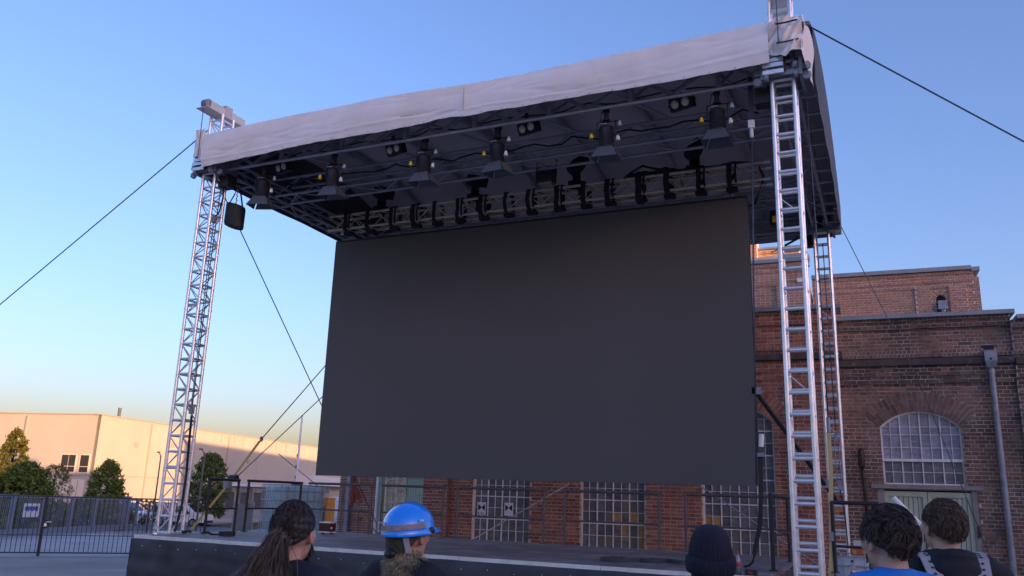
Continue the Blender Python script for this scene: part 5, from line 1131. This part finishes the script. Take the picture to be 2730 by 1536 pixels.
t = thing('orange_bollard', 'orange guard posts beside the brick annex', 'bollard', (-11.2, 18.9, gz(-11.2, 18.9)), .3); om = M('signal_orange', (.75, .25, .02), .5, var=.08)
MB().bx((-.36, -.16, 0), (.06, .16, 2.05)).build('panel', om, t); MB().bx((.10, -.16, 0), (.36, .16, 2.05)).build('panel', om, t)
for s in (-.3, .0): MB().bx((s-.04, -.19, 0), (s+.04, -.165, 1.7)).build('slot', M('brown_slot', (.12, .04, .02), .6), t)
t = thing('white_roller_door', 'white ribbed wall behind the orange posts', 'wall', (-12.6, 21.8, gz(-12.6, 21.8)), .35)
for k in range(7): MB().bx((-.2, -.05, k*.21), (1.7, .05, k*.21+.2)).build('slat', M('pale_slat', (.45, .47, .52), .5), t)
# ------------------------------------------------------------------ unseen blocks added to cast shade on the yard and the warehouse
def plain_block(lb, x0, x1, y0, y1, h):
    zb = -2.5; t = thing('added_shade_block', lb, 'building', ((x0+x1)/2, (y0+y1)/2, zb)); mt = M('shade_block_render', (.3, .27, .25), .85, var=.08, vs=.2); gm = M('shade_block_glass', (.03, .035, .04), .1)
    MB().bx((x0, y0, zb), (x1, y1, h)).build('wall', mt, t, world=True); MB().bx((x0-.3, y0-.3, h), (x1+.3, y1+.3, h+.3)).build('roof', ZINC, t, world=True)
    wn = MB().bx((-.05, -1, -.8), (.0, 1, .8)).mesh('window', gm); n = int((y1-y0)/5); 
    for i in range(n):
        for z in [2.5+3.6*k for k in range(int(h/3.8))]: link('window', wn, t, (x0-.01, y0+2.5+i*5, z), True)
plain_block('long plain block added right of the yard to shade it, unseen', 60, 78, -95, -.5, 12.8)
plain_block('low plain block added right of the yard to shade the vans, unseen', 62, 76, -.2, 34, 8.8)
plain_block('plain block added behind the brick hall to shade the warehouse, unseen', 2, 11, 41, 150, 12.6)
# ------------------------------------------------------------------ people
SKIN = M('skin', (.52, .30, .22), .55, var=.08, vs=30, bump=.06, bs=200, subsurf=.15)
def remesh(mb, name, mat, parent, voxel, smooth=6, decimate=0):
    me = mb.mesh(name+'_src', mat); o = bpy.data.objects.new(name+'_src', me); COL.objects.link(o)
    m = o.modifiers.new('r', 'REMESH'); m.mode = 'VOXEL'; m.voxel_size = voxel; m.use_smooth_shade = True
    s = o.modifiers.new('s', 'SMOOTH'); s.factor = .5; s.iterations = smooth
    dg = bpy.context.evaluated_depsgraph_get(); me2 = bpy.data.meshes.new_from_object(o.evaluated_get(dg)); me2.name = name
    bpy.data.objects.remove(o); me2.materials.clear(); me2.materials.append(mat); me2.polygons.foreach_set('use_smooth', [True]*len(me2.polygons))
    return link(name, me2, parent)
def hand(mb, wrist, d, side, r=.9):
    d = Vector(d).normalized(); f = Vector((0, 1, 0)); s = Vector((side, 0, 0)); w = Vector(wrist)
    mb.ell(w+d*.05, (.018, .040, .055), 12, 8)
    for k, (off, L) in enumerate(((.028, .070), (.010, .078), (-.009, .072), (-.027, .056))):
        p = w+d*.095+f*off; a = p+d*L*.5+s*(-.006); b = a+d*L*.42+s*(-.016); mb.cap(p-d*.02, a, .0085, .008, 8); mb.cap(a, b, .008, .0068, 8)
    p = w+d*.03+f*.035; a = p+d*.035+f*.028; b = a+d*.03+f*.008; mb.cap(p, a, .011, .0095, 8); mb.cap(a, b, .0095, .008, 8)
def person(label, x, y, h, face, coat, coatcol, pants=(.02, .022, .03), look=0., turn=0., hood=False, collar=False, beard=None, grp='onlookers in front of the stage', slim=1.):
    """forward = +Y local; face = azimuth (deg, clockwise from +Y) of the body, turn = extra head turn"""
    t = thing('person', label, 'person', (x, y, 0), -math.radians(face), grp)
    sh = h-.315; hip = .52*h; kn = .285*h; hc = Vector((0, .02, h-.125)); SWd = .185*slim
    HR = Matrix.Rotation(-math.radians(turn), 3, 'Z') @ Matrix.Rotation(look, 3, 'X')
    hp = lambda v: hc+HR @ Vector(v)
    b = MB()
    def he(c, r): b.ell(hp(c), r, 20, 14, HR)
    he((0, -.012, .02), (.076, .096, .098)); he((0, .03, -.035), (.064, .07, .09)); he((0, .05, -.085), (.046, .045, .036)); he((0, .09, .03), (.05, .018, .018))
    b.cap(hp((0, .098, .01)), hp((0, .112, -.03)), .008, .013, 10); he((0, .088, -.066), (.024, .016, .008)); he((0, .085, -.078), (.022, .016, .008)); he((0, .082, -.105), (.02, .018, .014))
    for s in (-1, 1):
        he((s*.05, .062, -.02), (.022, .03, .03)); he((s*.029, .086, .008), (.013, .012, .010))
        b.ell(hp((s*.083, -.010, -.012)), (.010, .024, .034), 12, 10, HR @ Matrix.Rotation(s*.45, 3, 'Z')); b.ell(hp((s*.079, .004, -.034)), (.010, .013, .016), 10, 8, HR)
    b.cap(hp((0, -.02, -.06)), (0, -.012, sh+.02), .052, .058, 16); b.cap((0, -.02, sh+.04), (SWd*.5, -.015, sh), .045, .045); b.cap((0, -.02, sh+.04), (-SWd*.5, -.015, sh), .045, .045)
    b.ell((0, 0, sh-.13), (SWd*.88, .105, .2), 20, 14); b.ell((0, 0, (sh+hip)/2-.02), (.145, .098, .22), 20, 14); b.ell((0, 0, hip), (.165, .115, .14), 20, 14)
    for s in (-1, 1):
        S_, E_, Wr = Vector((s*SWd, -.01, sh-.03)), Vector((s*(SWd+.06), -.03, sh-.32)), Vector((s*(SWd+.07), .06, sh-.57))
        b.cap(S_, E_, .053, .04); b.cap(E_, Wr, .040, .027); hand(b, Wr, (Wr-E_), s)
        K, A = Vector((s*.1, .015, kn)), Vector((s*.105, -.01, .085)); b.cap((s*.088, 0, hip-.02), K, .083, .055); b.cap(K, A, .054, .036); b.cap(A, (s*.115, .13, .045), .036, .03)
    remesh(b, 'body', SKIN, t, .0075, 4)
    # eyes
    for s in (-1, 1): MB().ell(hp((s*.029, .0925, .008)), (.009, .008, .006), 10, 8).build('eye', M('eye_white', (.5, .5, .5), .2), t)
    # clothes
    c = MB(); k = .024
    c.ell((0, -.002, sh-.13), (SWd*.9+k, .105+k, .2), 24, 16); c.ell((0, 0, (sh+hip)/2-.04), (.15+k, .1+k, .24), 24, 16); c.ell((0, 0, hip-.0), (.165+k, .115+k, .14), 24, 16)
    for s in (-1, 1):
        c.cap((0, -.015, sh+.035), (s*SWd*.75, -.012, sh-.005), .052+k*.6, .056+k, 16)
        S_, E_, Wr = Vector((s*SWd, -.01, sh-.035)), Vector((s*(SWd+.06), -.03, sh-.32)), Vector((s*(SWd+.07), .055, sh-.55)); c.cap(S_, E_, .053+k, .045+k, 16); c.cap(E_, Wr, .043+k, .034+k*.6, 16)
    if collar:
        for i in range(16): a = 2*PI*i/16; q = 2*PI*(i+1)/16; c.cap((.062*math.cos(a), -.012+.064*math.sin(a), sh+.055+.012*math.sin(a)*-1), (.062*math.cos(q), -.012+.064*math.sin(q), sh+.055-.012*math.sin(q)), .017, .017, 8); c.cap((.058*math.cos(a), -.012+.06*math.sin(a), sh+.085), (.058*math.cos(q), -.012+.06*math.sin(q), sh+.085), .011, .011, 8)
    else:
        for i in range(14): a = 2*PI*i/14; q = 2*PI*(i+1)/14; c.cap((.072*math.cos(a), -.012+.07*math.sin(a), sh+.045-.02*math.sin(a)), (.072*math.cos(q), -.012+.07*math.sin(q), sh+.045-.02*math.sin(q)), .015, .015, 8)
    ct = remesh(c, coat, coatcol, t, .010, 5)
    if hood:
        hm = MB()
        for i in range(18):
            a = 2*PI*i/18; q = 2*PI*(i+1)/18; f = lambda z: (.092*math.cos(z), -.03+.092*math.sin(z), sh+.045+.022*(-math.sin(z))); hm.cap(f(a), f(q), .024+.010*(-math.sin(a)), .024+.010*(-math.sin(q)), 10)
        hm.ell((0, -.125, sh+.0), (.105, .04, .06), 18, 12); hm.ell((.0, -.135, sh-.06), (.075, .045, .09), 14, 10); hm.cap((-.09, -.10, sh+.035), (.03, -.15, sh-.03), .022, .018, 8); hm.cap((.09, -.10, sh+.03), (-.02, -.15, sh-.05), .02, .016, 8); remesh(hm, 'hood', coatcol, ct, .009, 5)
    p = MB()
    for s in (-1, 1): K, A = Vector((s*.1, .015, kn)), Vector((s*.105, -.01, .11)); p.cap((s*.088, 0, hip-.02), K, .098, .07, 14); p.cap(K, A, .07, .055, 14)
    p.ell((0, 0, hip), (.175, .125, .12), 20, 12); remesh(p, 'trousers', M('trouser_%s' % round(pants[2]*1000), pants, .8, bump=.2, bs=60), t, .014, 4)
    s_ = MB()
    for s in (-1, 1): s_.cap((s*.105, -.03, .05), (s*.12, .15, .042), .048, .042, 12)
    remesh(s_, 'shoes', BLACKM, t, .012, 3)
    return t, hp, HR, sh, ct
def scalp_ok(d, low=-.55, front=.42, side=.05):
    y = d.y; m = low+(side-low)*min(1, (y+1)/1.0) if y < 0 else side+(front-side)*min(1, y/.75)
    return d.z > m
HC, HRAD = Vector((0, -.012, .018)), Vector((.080, .100, .104))
def hair_shell(t, hp, mat, name='hair', thick=.006, low=-.55, front=.42, side=.05, lump=.006, seed=1, parent=None):
    rr = random.Random(seed); ph = [rr.uniform(0, 6) for _ in range(9)]; mb = MB(); n, m = 120, 80; idx = {}
    def P(i, j):
        a = 2*PI*i/n; e = PI*j/m-PI/2; d = Vector((math.cos(e)*math.cos(a), math.cos(e)*math.sin(a), math.sin(e)))
        return d
    for j in range(m+1):
        for i in range(n):
            d = P(i, j)
            if scalp_ok(d, low-.06, front-.04, side-.05):
                q = thick+lump*(math.sin(d.x*19+ph[0])*math.sin(d.y*17+ph[1])+math.sin(d.z*21+ph[2]+d.x*7))*.7; idx[i, j] = len(mb.v); mb.v.append(tuple(hp(HC+Vector((d.x*(HRAD.x+q), d.y*(HRAD.y+q), d.z*(HRAD.z+q))))))
    for j in range(m):
        for i in range(n):
            k = [(i, j), ((i+1) % n, j), ((i+1) % n, j+1), (i, j+1)]
            if all(q in idx for q in k): mb.f.append(tuple(idx[q] for q in k)); mb.sm.append(True)
    return mb.build(name, mat, parent or t)
def strands(pts_fn, count, width, seed, segs=6):
    rr = random.Random(seed); mb = MB()
    for i in range(count):
        pts = pts_fn(rr)
        if not pts: continue
        w = width*rr.uniform(.6, 1.3); side = Vector((rr.gauss(0, 1), rr.gauss(0, 1), rr.gauss(0, 1))).normalized(); k = len(mb.v); n = len(pts)
        for j, p in enumerate(pts):
            d = (pts[min(j+1, n-1)]-pts[max(j-1, 0)]); s = d.cross(side)
            s = s.normalized()*w*(1-.75*(j/(n-1))**2) if s.length > 1e-9 else Vector((w, 0, 0)); mb.v += [tuple(p-s), tuple(p+s)]
        for j in range(n-1): a = k+2*j; mb.f.append((a, a+1, a+3, a+2)); mb.sm.append(True)
    return mb
def root_dir(rr, **kw):
    while True:
        d = Vector((rr.gauss(0, 1), rr.gauss(0, 1), rr.gauss(0, 1))).normalized()
        if scalp_ok(d, **kw): return d
def short_hair(t, hp, mat, shell, count, L, seed, comb, lift=.5, curl=.5, **kw):
    sh_ = hair_shell(t, hp, shell, thick=.010*L/.05, lump=.007, seed=seed, **kw); rr0 = random.Random(seed+5); cl = [(root_dir(rr0, **kw), Vector((rr0.gauss(0, 1), rr0.gauss(0, 1), rr0.gauss(0, .6)))*curl) for _ in range(70)]
    def fn(rr):
        d = root_dir(rr, **kw); c = max(cl, key=lambda q: q[0].dot(d)); r0 = HC+Vector((d.x*HRAD.x, d.y*HRAD.y, d.z*HRAD.z)); g0 = Vector(comb)*(.6 if d.y > -.3 else .15)+c[1]*.7+Vector((0, -.35 if d.y < .2 else 0, -.75 if d.z < .55 else -.1))+Vector((rr.gauss(0, .15), rr.gauss(0, .15), rr.gauss(0, .15))); g = ((g0-d*g0.dot(d)).normalized()+d*lift).normalized(); l = L*rr.uniform(.6, 1.15)*(.55 if d.z < -.15 else 1)
        return [hp(r0+d*(.006+.010*L/.05*math.sin(u*2.4))+g*l*u-d*(l*l*u*u*4.2)) for u in (0, .25, .5, .75, 1)]
    strands(fn, count, .0016, seed+1).build('hair_strands', mat, sh_); return sh_
def facial_hair(t, hp, mat, n, seed, L=.02, low=True):
    def fn(rr):
        a = rr.uniform(-1.25, 1.25); z = rr.uniform(-.125, -.045); r = .062 if z > -.09 else .047; p = Vector((r*math.sin(a), .032+(.060 if z > -.09 else .058)*math.cos(a), z)); 
        if z > -.06 and abs(a) < .55: return None
        d = Vector((math.sin(a)*.6, .5*math.cos(a), -.9)).normalized(); l = L*rr.uniform(.5, 1.2); return [hp(p), hp(p+d*l*.5), hp(p+d*l)]
    strands(fn, n, .0013, seed).build('beard', mat, t)
def ears_of(): pass
# --- 1: ponytail
HB = M('hair_dark_brown', (.035, .024, .022), .45, island=.4, spec=.6); HB2 = M('hair_brown_ends', (.10, .055, .038), .45, island=.55, spec=.5); HBS = M('hair_shell_dark', (.02, .015, .015), .55)
NAVY = M('navy_jacket', (.008, .012, .024), .7, bump=.35, bs=22, var=.2)
t, hp, HR, sh, ct = person('person with long brown ponytail and dark navy jacket in front of the stage', 7.18, -6.40, 1.80, -10, 'jacket', NAVY, turn=-4, look=.06, collar=False)
kw = dict(low=-.62, front=.38, side=-.05); shl = hair_shell(t, hp, HBS, thick=.010, lump=.002, seed=2, **kw); TIE = Vector((0.0, -.135, -.012))
def pull(rr):
    d = root_dir(rr, **kw); r0 = HC+Vector((d.x*(HRAD.x+.006), d.y*(HRAD.y+.006), d.z*(HRAD.z+.006))); pts = []
    for u in (0, .2, .4, .6, .8, 1.):
        p = r0.lerp(TIE+Vector((rr.gauss(0, .008), 0, rr.gauss(0, .008))), u); q = p-HC; nrm = math.sqrt((q.x/HRAD.x)**2+(q.y/HRAD.y)**2+(q.z/HRAD.z)**2); f = 1.10+.02*rr.random()
        if nrm < f and u < .95: q = q*(f/nrm)
        pts.append(hp(HC+q))
    return pts
strands(pull, 3200, .0019, 12).build('hair_strands', HB, shl)
def tail(rr):
    s = rr.uniform(-1, 1); o = Vector((rr.gauss(0, .014), rr.gauss(0, .010), rr.gauss(0, .014))); ph = rr.uniform(0, 6); am = rr.uniform(.007, .017); ph = int(ph*2.2)/2.2+rr.uniform(-.25, .25); L = rr.uniform(.24, .46); sx = rr.gauss(-.03, .03); pts = []
    for i in range(17):
        u = i/16; w = .35+.9*u; pts.append(hp(TIE+o)+Vector((sx*u*1.0+o.x*2.6*u+am*math.sin(u*13+ph*2)*(.2+u), -.035*math.sin(min(1, u*2.2)*1.57)-.03*u+o.y*2.2*u+am*math.cos(u*12+ph*2.6)*(.2+u), -L*u**1.15)))
    return pts
strands(tail, 3600, .0012, 14).build('ponytail', HB2, shl)
def tail2(rr): return tail(rr)[:11]
strands(tail2, 1500, .0015, 15).build('ponytail_underlayer', HB, shl)
clip = MB().cap(hp(TIE+Vector((-.03, -.012, .008))), hp(TIE+Vector((.03, -.012, .012))), .006, .006, 8); clip.ell(hp(TIE+Vector((.01, -.02, .0))), (.014, .008, .010), 10, 8); clip.build('hair_clip', STEEL, shl)
facial_hair(t, hp, HB, 1700, 31, .024)
# --- 2: blue helmet
t, hp, HR, sh, ct = person('person in a bright blue safety helmet with grey-blond curly hair', 7.24, -5.58, 1.772, 4, 'jacket', M('black_jacket', (.007, .008, .014), .75, bump=.3, bs=22), turn=2, look=.1)
HBL = M('hair_ash_blond', (.42, .36, .25), .5, island=.75, spec=.4); HBLS = M('hair_shell_blond', (.06, .05, .038), .6)
kw = dict(low=-.70, front=.40, side=-.12); shl = hair_shell(t, hp, HBLS, thick=.008, lump=.004, seed=4, **kw)
def curly(rr):
    a = rr.uniform(-2.6, -.5)
    if rr.random() < .15: a = rr.uniform(-3.3, .1)
    ph = rr.uniform(0, 6); L = rr.uniform(.05, .125); r0 = Vector((.085*math.cos(a), -.01+.10*math.sin(a), rr.uniform(-.105, -.055))); am = rr.uniform(.014, .034); ph = int(ph*2)/2.+rr.uniform(-.2, .2); o = Vector((math.cos(a), math.sin(a), 0))
    return [hp(r0+o*(-.012+.045*u+am*math.sin(u*11+ph)*u)+Vector((am*math.cos(u*10+ph)*u, 0, -L*u))) for u in (0, .1, .2, .3, .4, .5, .6, .7, .8, .9, 1)]
strands(curly, 3200, .0012, 21).build('hair_strands', HBL, shl)
HBLUE = M('helmet_blue', (.006, .27, .97), .22, coat=.8, spec=.6)
def helmet(t, hp):
    h = MB(); n, m = 48, 16; top = Vector((0, -.005, .035))
    def dome(i, j):
        a = 2*PI*i/n; e = (PI/2)*j/m; c = math.cos(e); y = math.sin(a); k = 1+.02*math.cos(6*a)*c*0
        rid = .006*math.exp(-(math.cos(a)*c/.25)**2)*math.sin(e)
        return Vector((.118*math.cos(a)*c**.85, .148*y*c**.85, .118*math.sin(e)+rid))
    v = [hp(top+dome(i, j)) for j in range(m+1) for i in range(n)]
    h.add(v, [(j*n+i, j*n+(i+1) % n, (j+1)*n+(i+1) % n, (j+1)*n+i) for j in range(m) for i in range(n)], True)
    def rim(i, s):
        a = 2*PI*i/n; f = max(0, math.sin(a)); pk = .055*f**3; q = Vector((.118*math.cos(a), .148*math.sin(a), 0)); o = Vector((math.cos(a), math.sin(a), 0)); return q+o*(s*(.010+pk))+Vector((0, 0, -.022*s-.012*s*f**3))
    v = [hp(top+rim(i, s)) for s in (0, 1) for i in range(n)]+[hp(top+rim(i, s)*.985-Vector((0, 0, .006))) for s in (1, 0) for i in range(n)]
    h.add(v, [(k*n+i, k*n+(i+1) % n, (k+1)*n+(i+1) % n, (k+1)*n+i) for k in range(3) for i in range(n)], True)
    hel = h.build('helmet', HBLUE, t)
    b = MB(); GS = M('goggle_strap', (.28, .24, .27), .7, var=.2, vs=40)
    for i in range(40):
        a = PI+.15+(PI-.3)*i/40+0; q = PI+.15+(PI-.3)*(i+1)/40; f = lambda z, zz: hp(top+Vector((.1215*math.cos(z), .151*math.sin(z), zz+.006*math.cos(z)))); b.add([f(a, .002), f(q, .002), f(q, .028), f(a, .028)], [(0, 1, 2, 3)], True)
    st = b.build('goggle_strap', GS, hel)
    bk = MB(); c = top+Vector((-.045, -.145, .017))
    for z in (-.02, .02): bk.cap(hp(c+Vector((-.028, .006, z))), hp(c+Vector((.028, -.004, z))), .004, .004, 6)
    for x_ in (-.028, .028): bk.cap(hp(c+Vector((x_, 0, -.02))), hp(c+Vector((x_, 0, .02))), .004, .004, 6)
    bk.build('buckle', M('grey_plastic', (.4, .4, .46), .4), hel)
    na = MB(); na.grid(lambda u, v: hp(top+Vector((.098*math.cos(PI*1.12+u*PI*.76), .118*math.sin(PI*1.12+u*PI*.76)-.012, -.02-.085*v*math.sin(PI*u)**.4))), 24, 8); na.build('neck_cradle', M('olive_padding', (.03, .038, .022), .7, bump=.3, bs=60), hel)
    MB().ell(hp(top+Vector((-.012, -.132, -.105))), (.034, .018, .022), 14, 10).build('ratchet_knob', BLACK, hel); MB().ell(hp(top+Vector((-.02, -.147, -.106))), (.013, .010, .013), 12, 8).build('knob', M('dark_blue_plastic', (.02, .025, .05), .3), hel)
    lp = MB(); lp.grid(lambda u, v: hp(top+Vector((.108*math.cos(PI*1.66+.24*u+v*.16), .135*math.sin(PI*1.66+.24*u+v*.16)-.004, -.018-.085*v))), 8, 8); lp.build('goggle_plate', M('grey_plate', (.28, .28, .31), .4), hel)
    MB().box(hp(top+Vector((.112, -.045, .045))), (.006, .028, .010)).build('sticker', M('sticker_pale', (.5, .65, .85), .5), hel)
    MB().ell(hp(top+Vector((.116, .03, -.012))), (.014, .026, .018), 10, 8).build('clip_mount', BLACK, hel)
helmet(t, hp)
# --- 3: beanie
t, hp, HR, sh, ct = person('person in a dark navy knitted beanie seen from behind', 8.68, -5.37, 1.735, -9, 'jacket', M('dark_jacket', (.01, .01, .014), .8, bump=.3, bs=20), turn=0, look=.12)
kw = dict(low=-.66, front=.42, side=-.1); shl = hair_shell(t, hp, M('hair_shell_light_brown', (.09, .06, .04), .6), thick=-.006, lump=.001, seed=6, **kw)
HLB = M('hair_light_brown', (.10, .066, .04), .55, island=.4)
def stub(rr):
    a = rr.uniform(-2.9, -.25); r0 = Vector((.080*math.cos(a), -.012+.098*math.sin(a), rr.uniform(-.075, -.02))); d = Vector((math.cos(a)*.25, math.sin(a)*.25, -1)).normalized(); L = rr.uniform(.02, .045); return [hp(r0), hp(r0+d*L*.5+Vector((0, 0, 0))), hp(r0+d*L)]
strands(stub, 1400, .0016, 41).build('hair_strands', HLB, shl)
BEAN = M('beanie_navy', (.006, .009, .022), .85, bump=.4, bs=160)
bn = MB(); n, m = 132, 20; c0 = Vector((0, -.006, .0))
def bfn(i, j):
    a = 2*PI*i/n; u = j/m; e = (PI/2)*u; rib = .0022*math.cos(a*33)*(1-u**3); r = (math.cos(e)**.62)*(1+.02*math.sin(3*a+1)*u); return hp(c0+Vector(((.097+rib)*r*math.cos(a), (.116+rib)*r*math.sin(a), .155*math.sin(e)**1.05-.01+.004*math.sin(a*4)*u*(1-u))))
bn.add([bfn(i, j) for j in range(m+1) for i in range(n)], [(j*n+i, j*n+(i+1) % n, (j+1)*n+(i+1) % n, (j+1)*n+i) for j in range(m) for i in range(n)], True); be = bn.build('beanie', BEAN, t)
cu = MB(); prof = [(-.004, -.056), (.008, -.060), (.013, -.04), (.014, -.012), (.010, .008), (.0, .012)]
def cfn(i, k):
    a = 2*PI*i/n; o, z = prof[k]; rib = .002*math.cos(a*33); return hp(c0+Vector(((.096+o+rib)*math.cos(a), (.115+o+rib)*math.sin(a), z+.005*math.sin(a*2+.5))))
cu.add([cfn(i, k) for k in range(len(prof)) for i in range(n)], [(k*n+i, k*n+(i+1) % n, (k+1)*n+(i+1) % n, (k+1)*n+i) for k in range(len(prof)-1) for i in range(n)], True); cu.build('beanie_cuff', BEAN, be)
# --- 4: blue jacket
t, hp, HR, sh, ct = person('person with tousled dark brown hair and bright blue jacket on the right', 9.42, -5.62, 1.855, -30, 'jacket', M('blue_jacket', (.006, .17, .62), .65, bump=.3, bs=18, var=.1), turn=-6, look=.04, collar=True)
HD = M('hair_deep_brown', (.045, .030, .026), .5, island=.5, spec=.5)
short_hair(t, hp, HD, M('hair_shell_deep', (.02, .015, .014), .6), 5600, .046, 51, (.0, .4, .35), lift=.20, curl=.8, low=-.72, front=.36, side=-.12)
facial_hair(t, hp, HD, 1100, 52, .006); MB().ell((.10, -.13, sh+.005), (.035, .012, .006), 12, 8).build('tear', BLACKM, ct)
# --- 5: hoodie with backpack
BH_ = M('black_hoodie', (.007, .009, .016), .8, bump=.35, bs=20)
t, hp, HR, sh, ct = person('person with short brown hair, black hoodie and grey backpack straps on the right', 9.655, -4.72, 1.90, -14, 'hoodie', BH_, turn=-14, look=.22, hood=True, slim=1.08)
HM = M('hair_mid_brown', (.11, .066, .048), .55, island=.5, spec=.4)
short_hair(t, hp, HM, M('hair_shell_mid', (.05, .03, .024), .6), 4600, .028, 61, (.0, .5, .6), lift=.2, curl=.5, low=-.66, front=.36, side=-.08)
facial_hair(t, hp, HM, 900, 62, .006)
bp = thing('backpack', 'light grey backpack worn by the person in the black hoodie', 'backpack', (9.655, -4.72, 0), math.radians(14)); GB = M('backpack_grey', (.33, .335, .37), .7, bump=.2, bs=120, var=.08)
b = MB(); b.ell((0, -.27, sh-.36), (.17, .09, .26), 24, 16); b.cap((-.1, -.25, sh-.17), (.1, -.25, sh-.17), .07, .07, 14); remesh(b, 'bag', GB, bp, .012, 4)
for s in (-1, 1):
    path = [(s*.085, -.20, sh-.14), (s*.10, -.155, sh-.03), (s*.115, -.09, sh+.055), (s*.12, -.01, sh+.078), (s*.125, .07, sh+.045), (s*.13, .125, sh-.06), (s*.13, .13, sh-.25)]
    st = MB().strip(path, .062, (1, 0, 0), .012).build('shoulder_strap', GB, bp); Pp = [Vector(p) for p in path[:4]]
    for i in range(10):
        u = i/9*2.6; k = min(2, int(u)); p = Pp[k].lerp(Pp[k+1], u-k); d = (Pp[k+1]-Pp[k]).normalized(); nn = Vector((1, 0, 0)).cross(d).normalized(); nn = nn if nn.z > 0 or nn.y < 0 else -nn; R = Matrix((Vector((1, 0, 0)), d, nn)).transposed(); MB().box(p+nn*.0075, (.012, .009, .002), R=R).build('printed_mark', BLACKM, st)
MB().cap((-.05, -.2, sh-.115), (.05, -.2, sh-.115), .012, .012, 8).build('carry_loop', GB, bp)
